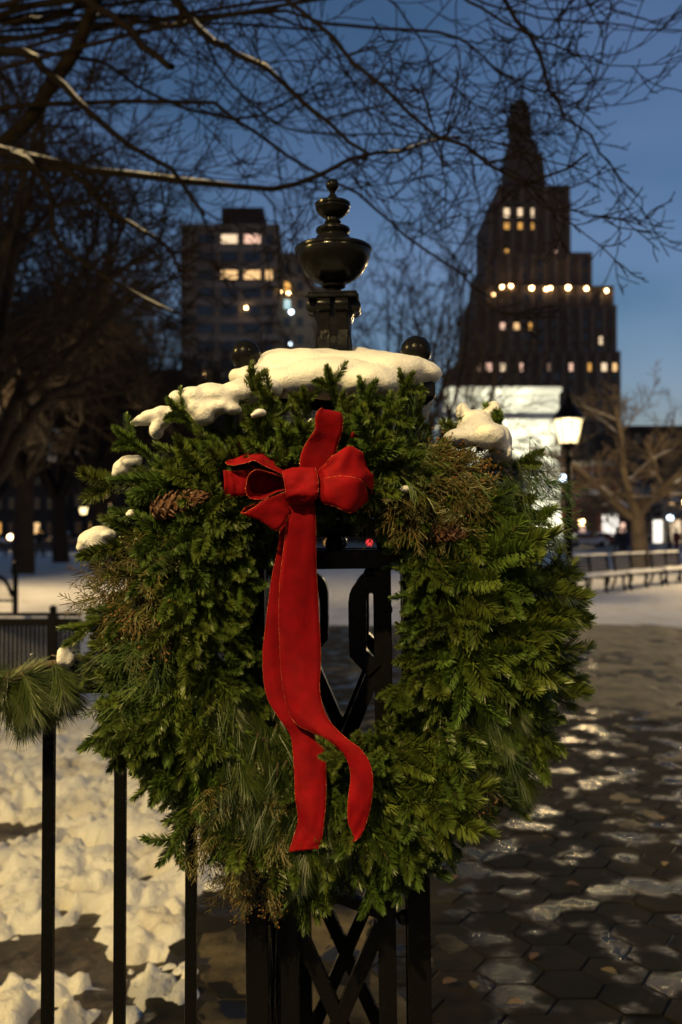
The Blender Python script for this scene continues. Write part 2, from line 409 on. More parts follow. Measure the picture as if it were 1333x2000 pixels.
# hexagonal pavers
HW = 0.2032                     # across flats
def hex_mesh():
    b = MB(); r0 = HW/2/math.cos(math.pi/6)
    ring = lambda r, z: [(r*math.cos(math.pi/3*k), r*math.sin(math.pi/3*k), z) for k in range(6)]
    vs_ = ring(r0-0.003, -0.03) + ring(r0-0.003, -0.003) + ring(r0-0.007, 0.0)
    fs = [tuple(range(12, 18))]
    for a in (0, 6):
        for k in range(6): fs.append((a+k, a+(k+1) % 6, a+6+(k+1) % 6, a+6+k))
    b._add(vs_, fs); return b
hx = hex_mesh()
bedm = MB(); bedm.box(-0.6, 14, -3, 15.5, -0.04, -0.0075)
path = tag(bedm.build('paved_path', M['bed']), 'path paved with wet hexagonal stones', 'path', kind='structure')
cells = []
dx = HW/math.cos(math.pi/6)*0.75
for i in range(-4, 75):
    for j in range(3, 80):
        x = -0.32 + i*dx; y = 1.2 + j*HW + (HW/2 if i % 2 else 0)
        if x < -0.5 or y > 15.3: continue
        vis = x < 0.37*y+0.15 and y > 2.6
        cells.append((0 if vis else 1, y, x))
cells.sort()
pm = hx.build('paver', M['paver'], path)
rj = random.Random(3)
def jit():
    return Matrix.Rotation(rj.gauss(0, 0.010), 4, 'X') @ Matrix.Rotation(rj.gauss(0, 0.010), 4, 'Y'), rj.gauss(0, 0.0018)
rest = []
nb = 0
for k, (v, y, x) in enumerate(cells):
    R, dz = jit()
    mtx = Matrix.Translation((x, y, dz)) @ R
    if v == 0 and nb < 298:
        o = pm if nb == 0 else pm.copy()
        if nb: COL.objects.link(o)
        o.parent = path; o.matrix_local = mtx; nb += 1
    else: rest.append(mtx)
hv = [Vector(v) for v in hx.v]; mb = MB()
for mtx in rest: mb._add([mtx @ v for v in hv], hx.f)
tag(mb.build('paver_field', M['paver'], path), kind='stuff')

# slush lying on the paving
def f_slush(x, y):
    p = np.stack([x, y*0.6, x*0], -1)
    n = fbm(p*1.1, 4, 61, 0.6) + 0.35*fbm(p*7, 3, 66)
    b = np.interp(y, [2.5, 4.5, 5.3, 6.2, 7.5, 9.5, 11, 13.5, 15.5], [-.50, -.40, -.16, -.22, -.16, -.05, -.02, .06, .4])
    side = 0.35*np.clip((0.15-x)/0.6, 0, 1)*np.clip((4.2-y)/1.0, -1, 0.2)
    z = 0.055*(n + b + side)
    return np.clip(z, -0.012, 0.03) + 0.004*fbm(p*30, 2, 71)
xs = np.linspace(-0.5, 8.5, 330); ys = 2.5*np.power(15.6/2.5, np.linspace(0, 1, 320))
sl = heightfield('slush', xs, ys, f_slush, M['slush'])
tag(sl, 'patches of dirty slush frozen onto the paving', 'slush', kind='stuff')

# fallen leaves on the paving
lm = None
for k, (px, py) in enumerate([(925, 1926), (1008, 1962), (965, 1505), (880, 1920), (1290, 1600), (1275, 1395), (1010, 1552), (1045, 1870), (1190, 1900), (1300, 1690), (1120, 1730), (890, 1715)]):
    gp = ground_at(px, py, 0.006)
    if lm is None:
        b = MB(); n = 9; pts = [(0.0, -0.028), (0.012, -0.018), (0.016, -0.004), (0.011, 0.012), (0, 0.028), (-0.011, 0.012), (-0.016, -0.004), (-0.012, -0.018)]
        top = [(x, y, 0.004+abs(x)*0.5) for x, y in pts]; bot = [(x, y, z-0.0012) for x, y, z in top]
        b._add(top+bot, [tuple(range(8)), tuple(reversed(range(8, 16)))] + [(i, (i+1) % 8, 8+(i+1) % 8, 8+i) for i in range(8)])
        lm = b.build('fallen_leaf', M['leaf']); o = lm
    else:
        o = lm.copy(); COL.objects.link(o)
    o.location = gp; o.rotation_euler = (0.1*math.sin(k), 0.15*math.cos(k*2), k*1.7)
    tag(o, 'small tan leaf fallen on the wet hexagonal paving', 'leaf', 'fallen leaves on the paving')

# ------------------------------------------------------------------ park lamps
def make_lamp(name, loc, label, h=3.74, power=0, gl=0.27, light_col=(1.0, 0.72, 0.36), rad=0.10, group=None):
    root = empty(name, loc); tag(root, label, 'lamp', group)
    b = MB(); b.lathe([(0.24, 0), (0.24, 0.12), (0.20, 0.18), (0.17, 0.5), (0.13, 0.62), (0.10, 0.75), (0.09, 0.9), (0.075, h*0.5), (0.06, h-0.75), (0.085, h-0.72), (0.085, h-0.68), (0.05, h-0.64), (0.05, h-0.45)], n=16)
    b.build('post', M['iron_far'], root, 40)
    b = MB(); b.tube([(-0.28, 0, h-0.62), (0.28, 0, h-0.62)], 0.02, 8); b.sphere((-0.29, 0, h-0.62), .035, 8); b.sphere((0.29, 0, h-0.62), .035, 8)
    b.build('ladder_bar', M['iron_far'], root, 40)
    b = MB(); b.lathe([(0.07, h-0.45), (gl*0.62, h-0.33), (gl*0.66, h-0.30)], n=8); b.build('lantern_seat', M['iron_far'], root)
    b = MB(); b.lathe([(gl*0.64, h-0.30), (gl, h+0.22)], n=8, cap=True); b.build('glass', M['lamp_glass'], root)
    for k in range(8):
        a = 2*math.pi*k/8
        b = MB(); b.tube([(gl*0.67*math.cos(a), gl*0.67*math.sin(a), h-0.31), (gl*1.02*math.cos(a), gl*1.02*math.sin(a), h+0.23)], 0.012, 4)
        b.build('glazing_bar', M['iron_far'], root)
    b = MB(); b.lathe([(gl*1.12, h+0.22), (gl*1.14, h+0.26), (gl*0.9, h+0.36), (gl*0.55, h+0.52), (gl*0.32, h+0.60), (gl*0.34, h+0.66), (gl*0.16, h+0.72), (0.03, h+0.78), (0.045, h+0.84), (0.008, h+0.95)], n=16)
    b.build('roof', M['iron_far'], root, 40)
    if power:
        ld = bpy.data.lights.new(name+'_light', 'POINT'); ld.energy = power; ld.color = light_col; ld.shadow_soft_size = rad
        lo = bpy.data.objects.new('lamp_bulb', ld); COL.objects.link(lo); lo.parent = root; lo.location = (0, 0, h-0.05)
    return root

gp = Vector((X_at(1112, 22.0), 22.0, 0))
make_lamp('park_lamp', gp, 'lit park lamp with glowing tapered lantern beside the snowy benches', 3.75, 640, gl=.31)
make_lamp('park_lamp', (X_at(163, 80), 80, 0), 'small distant lit park lamp under the dark bare trees', 3.3, 500, gl=.34)
make_lamp('park_lamp', (-1.7, -2.4, 0), 'park lamp standing by the fence and shining on the wreath', 4.9, 2080, light_col=(1.0, 0.71, 0.29), rad=0.06)
make_lamp('park_lamp', (-9.5, 22.0, 0), 'added park lamp out of view that brightens the snowy lawn', 3.75, 2900)  # added beyond the left frame edge to lift the lawn snow
make_lamp('park_lamp', (3.0, -2.6, 0), 'park lamp standing on the paving across from the fence', 4.9, 450, light_col=(1.0, 0.71, 0.31), rad=0.06)
make_lamp('park_lamp', (-4.6, 1.0, 0), 'added park lamp out of view that brightens the near snow bank', 3.75, 1350, light_col=(1.0, 0.70, 0.20))  # added off-frame fill, yellow side light for the trodden snow
make_lamp('park_lamp', (11.8, 29.0, 0), 'added park lamp out of view that brightens the benches and far lawn', 3.75, 2000)  # added beyond the right frame edge, extra light for the far snow

# ------------------------------------------------------------------ far buildings
_win = {}
def window_mesh(w, h, lit):
    key = (round(w, 2), round(h, 2), lit)
    if key not in _win:
        b = MB(); t = min(0.12, w*0.12)
        b.box(-w/2, w/2, -0.10, 0.05, 0, t); b.box(-w/2, w/2, -0.10, 0.05, h-t, h)
        b.box(-w/2, -w/2+t, -0.10, 0.05, t, h-t); b.box(w/2-t, w/2, -0.10, 0.05, t, h-t)
        b.box(-w/2+t, w/2-t, -0.07, 0.05, h/2-t/3, h/2+t/3)
        b.cur = 1; b.box(-w/2+t, w/2-t, -0.03, 0.05, t, h/2-t/3); b.box(-w/2+t, w/2-t, -0.035, 0.05, h/2+t/3, h-t)
        me = bpy.data.meshes.new('window'); me.from_pydata(b.v, [], b.f)
        me.materials.append(M['frame']); me.materials.append(M[lit] if lit else M['glass_dark'])
        me.polygons.foreach_set('material_index', b.m); me.update()
        _win[key] = me
    return _win[key]
def window(root, x, z, y, w, h, lit=None):
    o = link('window', window_mesh(w, h, lit), root); o.location = (x, y, z); return o

# --- stepped brick tower (right)
TD = 250.0; k = TD/F
tw = empty('stepped_tower', (X_at(1060, TD), TD, 0)); tag(tw, 'tall dark stepped brick tower with a slim pinnacle and lit terrace', 'tower')
tx = lambda px: (px-1060)*k
tz = lambda py, dd=0.0: Z_at(py, TD+dd)
tiers = [(903, 1213, 690, 1100, 0), (931, 1209, 600, 700, 1.5), (934, 1205, 562, 600, 2.2), (957, 1168, 497, 562, 5.0), (968, 1131, 400, 497, 8.0), (985, 1131, 366, 400, 8.6)]
for i, (x0, x1, yt, yb, dpt) in enumerate(tiers):
    b = MB(); b.box(tx(x0), tx(x1), dpt, 40-dpt*0.7, max(0, tz(yb, dpt))-1.5*(i > 0), tz(yt, dpt))
    b.box(tx(x0)-0.25, tx(x1)+0.25, dpt-0.25, dpt+0.6, tz(yt, dpt)-0.9, tz(yt, dpt)+0.55)
    wl_ = b.build('wall', M['brick_tower'], tw)
    n = max(4, int((x1-x0)/22))
    for q in range(n+1):                                # brick pilasters
        px = x0 + (x1-x0)*q/n
        b = MB(); b.box(-0.45, 0.45, -0.5, 0.2, max(0.0, tz(yb, dpt)), tz(yt, dpt)-0.05); o = b.build('pilaster', M['pier_brick'], wl_); o.location = (tx(px)+(0.3 if q == 0 else -0.3 if q == n else 0), dpt, 0)
tq = lambda py: tz(py, 18)
kq = (TD+18)/F
b = MB(); b.frustum(tx(1050)*1.07, 18, tq(372), tq(310), 39*kq, 5.2, 34*kq, 4.6); b.frustum(tx(1046)*1.07, 18, tq(310), tq(280), 32*kq, 4.2, 24*kq, 3.2); b.build('pinnacle', M['brick_tower'], tw)
b = MB(); b.lathe([(24*kq, tq(288)), (23*kq, tq(228)), (19*kq, tq(210)), (13*kq, tq(198)), (6*kq, tq(193))], (tx(1046)*1.07, 18, 0), 10); b.build('pinnacle_cap', M['brick_tower'], tw, 30)
lit = {}
def twin(px, py, w, h, lit, dpt): window(tw, tx(px), tz(py, dpt)-h/2, dpt-0.02, w, h, lit)
for px in (1003, 1031, 1058): twin(px, 414, 1.6, 2.9, 'lit_pale', 8.0); twin(px, 441, 1.5, 1.9, 'lit_amber', 8.0)
twin(1003, 491, 1.2, 1.3, 'lit_amber', 8.0); twin(1103, 492, 1.3, 1.2, 'lit_pink', 8.0)
for px, c in ((985, 'lit_pink'), (1013, 'lit_warm'), (1043, 'lit_amber')): twin(px, 637, 1.6, 1.9, c, 1.5)
twin(1182, 665, 1.8, 2.2, 'lit_pale', 1.5)
for px, c in ((937, 'lit_dim'), (957, 'lit_pink'), (985, 'lit_pale'), (1017, 'lit_pink'), (1077, 'lit_dim'), (1120, 'lit_pink'), (1151, 'lit_amber'), (1183, 'lit_pale'), (1205, 'lit_warm')): twin(px, 717, 1.7, 2.2, c, 0.0)
rr = random.Random(5)
for row, py in enumerate(range(580, 960, 26)):            # unlit windows
    for c in range(10):
        px = 948 + c*28.5
        if any(abs(py-yy) < 17 for yy in (717,)) or (abs(py-637) < 17 and px < 1060) or (abs(py-665) < 17 and px > 1150): continue
        dpt = 2.2 if py < 600 else 1.5 if py < 690 else 0.0
        if py < 600 and (px > 1195): continue
        twin(px, py, 1.5, 1.9, None, dpt)
for py in (420, 446, 470):
    for px in (1085, 1107): twin(px, py, 1.4, 1.9, None, 8.0)
for py in (515, 538):
    for px in range(975, 1165, 30): twin(px, py, 1.4, 1.8, None, 5.0)
for px, py, s in ((967, 573, .7), (985, 558, .75), (1002, 556, .9), (1043, 560, .85), (1072, 562, .75), (1080, 560, .7), (1115, 559, 1.0), (1151, 561, .8), (1190, 566, .75)):
    b = MB(); b.sphere((tx(px), 1.2 if px not in (967, 1190) else 0.8, tz(py)), 0.50*s, 10); b.build('floodlight', M['flood'], tw)
ld = bpy.data.lights.new('terrace_light', 'AREA'); ld.energy = 1300; ld.color = (1, .58, .28); ld.shape = 'RECTANGLE'; ld.size = 24; ld.size_y = 1.0
lo = bpy.data.objects.new('terrace_glow', ld); COL.objects.link(lo); lo.parent = tw; lo.location = (tx(1062), 2.6, tz(560)); lo.rotation_euler = (math.radians(150), 0, 0)

# --- pale apartment block (left of the pier)
AD = 190.0; k2 = AD/F
ap = empty('apartment_block', (X_at(450, AD), AD, 0)); tag(ap, 'pale concrete apartment block with balcony bands and a rooftop water tank house', 'building')
ax = lambda px: (px-450)*k2
az = lambda py: Z_at(py, AD)
for (x0, x1, yt, d0) in ((352, 545, 447, 0), (545, 612, 498, 1.5), (608, 660, 560, 3)):
    b = MB(); b.box(ax(x0), ax(x1), d0, 26, 0, az(yt)); b.box(ax(x0)-.2, ax(x1)+.2, d0-.2, d0+.5, az(yt)-.3, az(yt)+.9); b.build('wall', M['apt'], ap)
b = MB(); b.box(ax(425), ax(510), 5, 18, az(450), az(388)); b.build('roof_house', M['dark_brick'], ap)
b = MB(); b.box(ax(370), ax(540), 2.5, 22, az(450), az(432)); b.build('roof_house', M['apt'], ap)
for i, py in enumerate(range(484, 860, 35)):
    b = MB(); b.box(ax(513), ax(546), -1.3, 0.1, az(py+8), az(py-3)); b.build('balcony', M['concrete'], ap)
    b = MB(); b.box(ax(352), ax(376), -1.3, 0.1, az(py+8), az(py-3)); b.build('balcony', M['concrete'], ap)
    b = MB(); b.box(ax(376), ax(513), -0.14, 0.1, az(py+6), az(py-1)); b.build('slab_band', M['concrete'], ap)
litA = {(447, 0): 'lit_pale', (492, 0): 'lit_pink', (447, 2): 'lit_warm', (492, 2): 'lit_warm', (524, 2): 'lit_warm', (481, 4): 'lit_amber', (401, 8): 'lit_dim'}
for row in range(11):
    zc = az(466 + row*35)
    for px in (401, 447, 492):
        window(ap, ax(px), zc-1.0, -0.03, 3.3, 1.9, litA.get((px, row)))
    window(ap, ax(525), zc-1.1, -0.03, 1.5, 2.0, litA.get((524, row)))
for row in range(8):
    for px in (560, 585): window(ap, ax(px), az(520+row*35)-1.0, 1.47, 1.4, 1.9, 'lit_amber' if (px == 560 and row == 1) else 'lit_cool' if (px == 560 and row == 2) else None)
window(ap, ax(628), az(552+35)-1, 2.97, 1.7, 1.5, 'lit_dim')
for px, py, mm, r in ((564, 575, 'flood', .28), (481, 603, 'flood', .24), (569, 611, 'flood_cool', .4), (568, 673, 'flood_cool', .22), (401, 731, 'flood', .30), (548, 572, 'flood', .16)):
    b = MB(); b.sphere((ax(px), -0.9, az(py)), r, 8); b.build('wall_light', M[mm], ap)

# --- row of low buildings along the far side of the square
def house(name, x0, x1, D, top, wallm, label, rows, cols, litset, cat='building', trim='cream', door=None):
    xc = X_at((x0+x1)/2, D); w = (x1-x0)/F*D; h = Z_at(top, D)
    r = empty(name, (xc, D, 0)); tag(r, label, cat)
    b = MB(); b.box(-w/2, w/2, 0, 14, 0, h); b.build('wall', M[wallm], r)
    b = MB(); b.box(-w/2+0.002, w/2-0.002, -0.45, 0.1, h-0.5, h+0.35); b.build('cornice', M[trim], r)
    fh = (h-0.8)/rows
    for i in range(rows):
        for j in range(cols):
            x = -w/2 + w*(j+0.5)/cols; zz = fh*i + fh*0.25
            ww = min(1.3, w/cols*0.5)
            window(r, x, zz+0.3, -0.02, ww, min(2.0, fh*0.58), litset.get((i, j)))
            b = MB(); b.box(x-ww*.62, x+ww*.62, -0.25, 0.05, zz+0.10, zz+0.295); b.build('sill', M[trim], r)
    if door:
        dxp, wid, hh, lm_ = door
        x = (dxp-(x0+x1)/2)/F*D
        b = MB(); b.box(x-wid/2, x+wid/2, -0.5, 0.05, 0, hh); b.build('doorway', M[lm_], r)
        b = MB(); b.box(x-wid/2-.3, x+wid/2+.3, -0.9, 0.05, hh, hh+.5); b.build('porch_roof', M[trim], r)
    return r
house('apartment_house', 225, 358, 176, 727, 'dark_brick', 'dark brick apartment house below the bare trees', 7, 5, {(0, 3): 'lit_amber', (1, 4): 'lit_dim'}, trim='dark_brick')
house('townhouse', -40, 110, 165, 905, 'dark_brick', 'dark brown townhouse behind the leafless park trees', 3, 6, {(0, 1): 'lit_amber', (0, 4): 'lit_warm'}, trim='dark_brick')
house('townhouse', 110, 225, 168, 890, 'dark_brick', 'brown townhouse with a lit ground-floor window beside the apartment house', 3, 4, {(0, 3): 'lit_pale', (1, 3): 'lit_warm', (0, 2): 'lit_amber'}, trim='dark_brick')
house('townhouse', 358, 560, 172, 900, 'dark_brick', 'low dark townhouse below the pale apartment block', 3, 7, {(0, 2): 'lit_dim', (0, 4): 'lit_pink'}, trim='dark_brick')
house('townhouse', 560, 860, 174, 930, 'dark_brick', 'long dark townhouse behind the gate pier', 3, 10, {(0, 3): 'lit_warm', (0, 4): 'lit_cool', (0, 6): 'lit_warm', (0, 7): 'lit_pink', (1, 5): 'lit_dim'}, trim='dark_brick')
house('townhouse', 1098, 1205, 160, 905, 'red_brick', 'red brick townhouse with pale window trim beside the white arch', 3, 4, {(0, 0): 'lit_warm', (0, 1): 'lit_pink'}, door=(1192, 2.4, 4.4, 'lit_white'))
house('townhouse', 1205, 1300, 160, 955, 'dark_brick', 'low brown townhouse behind the spreading tree', 2, 4, {(0, 0): 'lit_pink', (0, 1): 'lit_warm', (0, 3): 'lit_pale'}, door=(1290, 2.2, 3.6, 'lit_white'))
house('townhouse', 1300, 1420, 158, 945, 'cream', 'tan townhouse lit by a yellow street light', 2, 4, {(0, 0): 'lit_cool', (1, 0): 'lit_warm'}, door=(1318, 1.6, 3.6, 'lit_pale'))
house('apartment_house', 1200, 1450, 195, 835, 'dark_brick', 'dark apartment house behind the spreading tree', 6, 8, {(3, 2): 'lit_dim', (2, 0): 'lit_pink'}, trim='dark_brick')

house('townhouse', -420, -230, 170, 885, 'dark_brick', 'dark brown townhouse at the end of the row past the bare trees', 3, 6, {(0, 2): 'lit_warm', (1, 4): 'lit_dim'}, trim='dark_brick')
house('townhouse', -230, -40, 168, 872, 'dark_brick', 'dark brick townhouse past the bare trees with an amber window', 3, 6, {(0, 3): 'lit_amber'}, trim='dark_brick')
house('townhouse', 1420, 1600, 158, 900, 'red_brick', 'red brick townhouse next to the tan one', 3, 5, {(0, 1): 'lit_warm', (1, 3): 'lit_dim'})

# --- marble triumphal arch, lit by ground floodlights
RD = 148.0
ar = empty('marble_arch', (X_at(981, RD), RD, 0)); tag(ar, 'floodlit white marble triumphal arch behind the wreath and lamp', 'arch')
AW, OW, OH = 8.65, 4.5, 14.0
zt = Z_at(756, RD)
for s in (-1, 1):
    b = MB(); b.box(min(s*OW, s*AW), max(s*OW, s*AW), 0, 6, 0.9, OH-4.5); b.build('pier', M['marble'], ar)
    b = MB(); b.box(min(s*(OW-.2), s*(AW+.35)), max(s*(OW-.2), s*(AW+.35)), -0.45, 6.4, 0, 0.9); b.box(min(s*(OW+.1), s*(AW+.2)), max(s*(OW+.1), s*(AW+.2)), -0.25, 6.2, 0.9, 3.2); b.build('plinth', M['marble'], ar)
    for q in (0.35, 3.1):
        xx = s*(OW+0.35+q); b = MB(); b.box(min(xx, xx+s*.7), max(xx, xx+s*.7), -0.3, 0.05, 3.2, OH+0.9); b.build('pilaster', M['marble'], ar)
    b = MB(); b.box(min(s*OW, s*AW)+.001, max(s*OW, s*AW)-.001, 0.001, 5.999, OH-4.5, OH+2.2); b.build('spandrel', M['marble'], ar)
n = 24; arcp = [(OW*math.cos(math.pi*i/n), OH-4.5+OW*math.sin(math.pi*i/n)) for i in range(n+1)]
b = MB(); b.prism([(-OW, OH+2.2), (-OW, OH-4.5)] + list(reversed(arcp))[1:-1] + [(OW, OH-4.5), (OW, OH+2.2)], 0.003, 5.99); b.build('arch_head', M['marble'], ar)
b = MB(); b.strap([(1.06*x, OH-4.5+(z-OH+4.5)*1.06) for x, z in arcp], 0.6, -0.18, 0.05); b.build('archivolt', M['marble'], ar)
b = MB(); b.box(-AW-.1, AW+.1, -0.15, 6.1, OH+2.2, OH+3.6); b.build('frieze', M['marble'], ar)
b = MB(); b.box(-AW-.9, AW+.9, -0.95, 6.9, OH+3.6, OH+4.4); b.build('cornice', M['marble'], ar)
b = MB(); b.box(-AW+.05, AW-.05, 0.05, 5.9, OH+4.4, zt-0.7); b.build('attic', M['marble'], ar)
for q in range(30):
    b = MB(); b.box(-.16, .16, -.6, 0.0, OH+3.15, OH+3.58); o = b.build('dentil', M['marble'], ar); o.location = (-8.4+q*.58, -.1, 0)
for x in (-3.9, 3.9):
    b = MB(); b.lathe([(.9, -.12), (1.0, -.1), (1.0, .12), (.9, .14)], n=24); o = b.build('medallion', M['marble'], ar, 30); o.location = (x, -.02, OH+.6); o.rotation_euler = (math.pi/2, 0, 0)
b = MB(); b.box(-.6, .6, -.55, .2, OH-.3, OH+2.15); b.build('keystone', M['marble'], ar, bevel=.1)
for x in (-5.8, 0, 5.8):
    b = MB(); b.box(x-2.3, x+2.3, -0.08, 0.06, OH+4.9, zt-1.2); b.build('attic_panel', M['marble'], ar)
b = MB(); b.box(-AW-.3, AW+.3, -0.3, 6.3, zt-0.7, zt); b.build('coping', M['marble'], ar)
for q, (x, y, aim, e, sp) in enumerate(((-7, -15, (-4, 0, zt-2), 54000, 40), (7, -15, (4, 0, zt-2), 54000, 40), (8.2, -9, (6.6, 0, 6), 15000, 70), (-8.2, -9, (-6.6, 0, 6), 15000, 70))):
    fl = empty('ground_floodlight', (ar.location.x+x, RD+y, 0)); tag(fl, 'squat ground floodlight aimed at the marble arch', 'floodlight', 'floodlights before the arch')
    b = MB(); b.box(-.25, .25, -.2, .2, 0, .1); b.tube([(0, 0, .1), (0, 0, .3)], .05); b.box(-.3, .3, -.2, .25, .3, .62); b.build('housing', M['iron_far'], fl)
    ld = bpy.data.lights.new('floodlight', 'SPOT'); ld.energy = e; ld.color = (1.0, 0.95, 0.70); ld.spot_size = math.radians(sp); ld.spot_blend = 0.5; ld.shadow_soft_size = 0.3
    lo = bpy.data.objects.new('floodlight_bulb', ld); COL.objects.link(lo); lo.parent = fl; lo.location = (0, 0.1, 0.75)
    dv = Vector((ar.location.x+aim[0], RD+aim[1], aim[2])) - (fl.location+lo.location)
    lo.rotation_euler = dv.to_track_quat('-Z', 'Y').to_euler()

# ------------------------------------------------------------------ trees
def tube_batch(branches, sides=4):
    """list of (pts (n,3), radii (n,)) -> V, Q"""
    groups = {}
    for p, r in branches: groups.setdefault(len(p), []).append((p, r))
    Vs, Qs, off = [], [], 0
    for n, lst in groups.items():
        Pn = np.array([a for a, _ in lst]); Rn = np.array([b for _, b in lst]); B = len(lst)
        T = np.gradient(Pn, axis=1); T /= np.linalg.norm(T, axis=2, keepdims=True)+1e-9
        mean = T.mean(axis=1, keepdims=True)
        ref = np.where(np.abs(mean[..., 2:3]) < 0.8, np.array([0, 0, 1.0]), np.array([1.0, 0, 0]))
        U = np.cross(T, np.broadcast_to(ref, T.shape)); U /= np.linalg.norm(U, axis=2, keepdims=True)+1e-9
        Wv = np.cross(T, U)
        a = 2*np.pi*np.arange(sides)/sides
        V = Pn[:, :, None, :] + Rn[:, :, None, None]*(U[:, :, None, :]*np.cos(a)[None, None, :, None] + Wv[:, :, None, :]*np.sin(a)[None, None, :, None])
        idx = np.arange(B*n*sides).reshape(B, n, sides) + off
        q = np.stack([idx[:, :-1, :], np.roll(idx, -1, 2)[:, :-1, :], np.roll(idx, -1, 2)[:, 1:, :], idx[:, 1:, :]], -1)
        Vs.append(V.reshape(-1, 3)); Qs.append(q.reshape(-1, 4)); off += B*n*sides
    return np.concatenate(Vs), np.concatenate(Qs)

def unit(v): return v/(np.linalg.norm(v)+1e-9)
def grow(rg, p, d, L, r, lvl, out, spec):
    """spec[lvl] = dict(n, wander, up, kids, ang, len, rad)"""
    s = spec[lvl]; n = s['n']; pts = [p]; cur = p.copy(); dd = unit(d); bend = rg.normal(0, s['wander']*0.6, 3)
    for i in range(n-1):
        dd = unit(dd + rg.normal(0, s['wander'], 3) + bend*0.35 + np.array([0, 0, s['up']])*(0.5+i/n))
        cur = cur + dd*L/(n-1); pts.append(cur.copy())
    pts = np.array(pts); radii = np.linspace(r, max(r*s.get('tip', 0.4), 0.0012), n)
    out[lvl].append((pts, radii))
    if lvl+1 < len(spec):
        kids(rg, pts, radii, L, lvl, out, spec)
def kids(rg, pts, radii, L, lvl, out, spec, lo=None, only=None):
    s = spec[lvl]; n = len(pts)
    for k in range(s['kids']):
        t = (lo if lo is not None else s.get('from', 0.25)) ; t = t + (1-t)*(k+rg.uniform(0.1, 0.9))/s['kids']
        f = t*(n-1); i = min(int(f), n-2); q = pts[i] + (pts[i+1]-pts[i])*(f-i); ax_ = unit(pts[i+1]-pts[i])
        side = unit(np.cross(ax_, rg.normal(0, 1, 3)))
        a = rg.normal(s['ang'], 0.18)
        nd = ax_*math.cos(a) + side*math.sin(a)
        rr_ = (radii[i]+(radii[i+1]-radii[i])*(f-i))*s['rad']*rg.uniform(0.75, 1.0)
        grow(rg, q, nd, L*s['len']*rg.uniform(0.6, 1.15)*(1.15-0.5*t), rr_, lvl+1, out, spec)

def tree_obj(name, loc, label, out, barkm, trunk_levels=1, rotz=0, snow=None, group=None, sides=(8, 6, 4, 3, 3)):
    r = empty(name, loc, (0, 0, rotz)); tag(r, label, 'tree', group)
    V, Q = tube_batch(sum([out[i] for i in range(trunk_levels)], []), sides[0]); link('trunk', np_mesh('trunk', V, Q), r, barkm)
    bl = []
    off = 0; Vs = []; Qs = []
    for i in range(trunk_levels, len(out)):
        if not out[i]: continue
        V, Q = tube_batch(out[i], sides[min(i, len(sides)-1)]); Vs.append(V); Qs.append(Q+off); off += len(V)
    link('crown', np_mesh('crown', np.concatenate(Vs), np.concatenate(Qs)), r, barkm)
    if snow:
        sb = []
        for lv in snow:
            for p, rd in out[lv]:
                d = p[-1]-p[0]
                if abs(d[2])/np.linalg.norm(d) < 0.75 and rng.random() < 0.8: sb.append((p+np.array([0, 0, 1])*rd[:, None]*0.75, rd*0.62))
        if sb:
            V, Q = tube_batch(sb, 5); tag(link('snow', np_mesh('snow', V, Q), r, M['snow']), kind='stuff')
    return r

def make_tree(seed, h, tr, fork=0.3, limbs=5, spread=0.75, dens=1.0, lean=(0, 0), up=0.05, twig=0.006):
    rg = np.random.default_rng(seed)
    spec = [dict(n=7, wander=0.05, up=0.1, kids=0, ang=0.7, len=.6, rad=.6, tip=0.72),
            dict(n=9, wander=0.12, up=up, kids=int(8*dens), ang=0.75, len=0.50, rad=0.55, tip=0.25, **{'from': 0.2}),
            dict(n=7, wander=0.16, up=up*.6, kids=int(7*dens), ang=0.7, len=0.50, rad=0.55, tip=0.3, **{'from': 0.15}),
            dict(n=5, wander=0.20, up=0.02, kids=int(6*dens), ang=0.65, len=0.55, rad=0.6, tip=0.4, **{'from': 0.1}),
            dict(n=4, wander=0.22, up=0.02, kids=0, ang=.6, len=.5, rad=.6, tip=.6)]
    out = [[] for _ in spec]
    grow(rg, np.zeros(3), np.array([lean[0], lean[1], 1.0]), h*fork, tr, 0, out, spec)
    tp, trr = out[0][0]
    for i in range(limbs):
        a = 2*math.pi*(i+rg.uniform(-.3, .3))/limbs; sp = spread*rg.uniform(0.6, 1.15)
        j = rg.integers(len(tp)-2, len(tp)) if i else len(tp)-1
        grow(rg, tp[j], np.array([math.cos(a)*sp, math.sin(a)*sp, 1.0]), h*rg.uniform(0.55, 0.75), trr[j]*0.72, 1, out, spec)
    for lv in (2, 3, 4):
        out[lv] = [(p, np.maximum(r, twig*(1.0 if lv == 4 else 1.2))) for p, r in out[lv]]
    return out

def dup_tree(src, loc, rotz, sc, label, group=None):
    c = copy_tree(src); c.location = loc; c.rotation_euler = (0, 0, rotz); c.scale = (sc, sc, sc)
    tag(c, label, 'tree', group)
    return c

# right-hand spreading tree with snow on its limbs
o1 = make_tree(11, 9.0, 0.36, fork=0.27, limbs=8, spread=1.5, dens=1.3, up=0.02, twig=0.010)
t1 = tree_obj('spreading_tree', (X_at(1252, 37), 37, -0.05), 'stout bare tree with snowy spreading limbs behind the benches', o1, M['bark_lit'], snow=(1, 2))
# upright slender tree behind the pier
o2 = make_tree(23, 8.5, 0.10, fork=0.16, limbs=9, spread=0.42, dens=0.8, up=0.12, twig=0.006)
t2 = tree_obj('slender_tree', (X_at(800, 19), 19, -0.05), 'slender bare tree with upright stems behind the gate pier', o2, M['bark_far'])
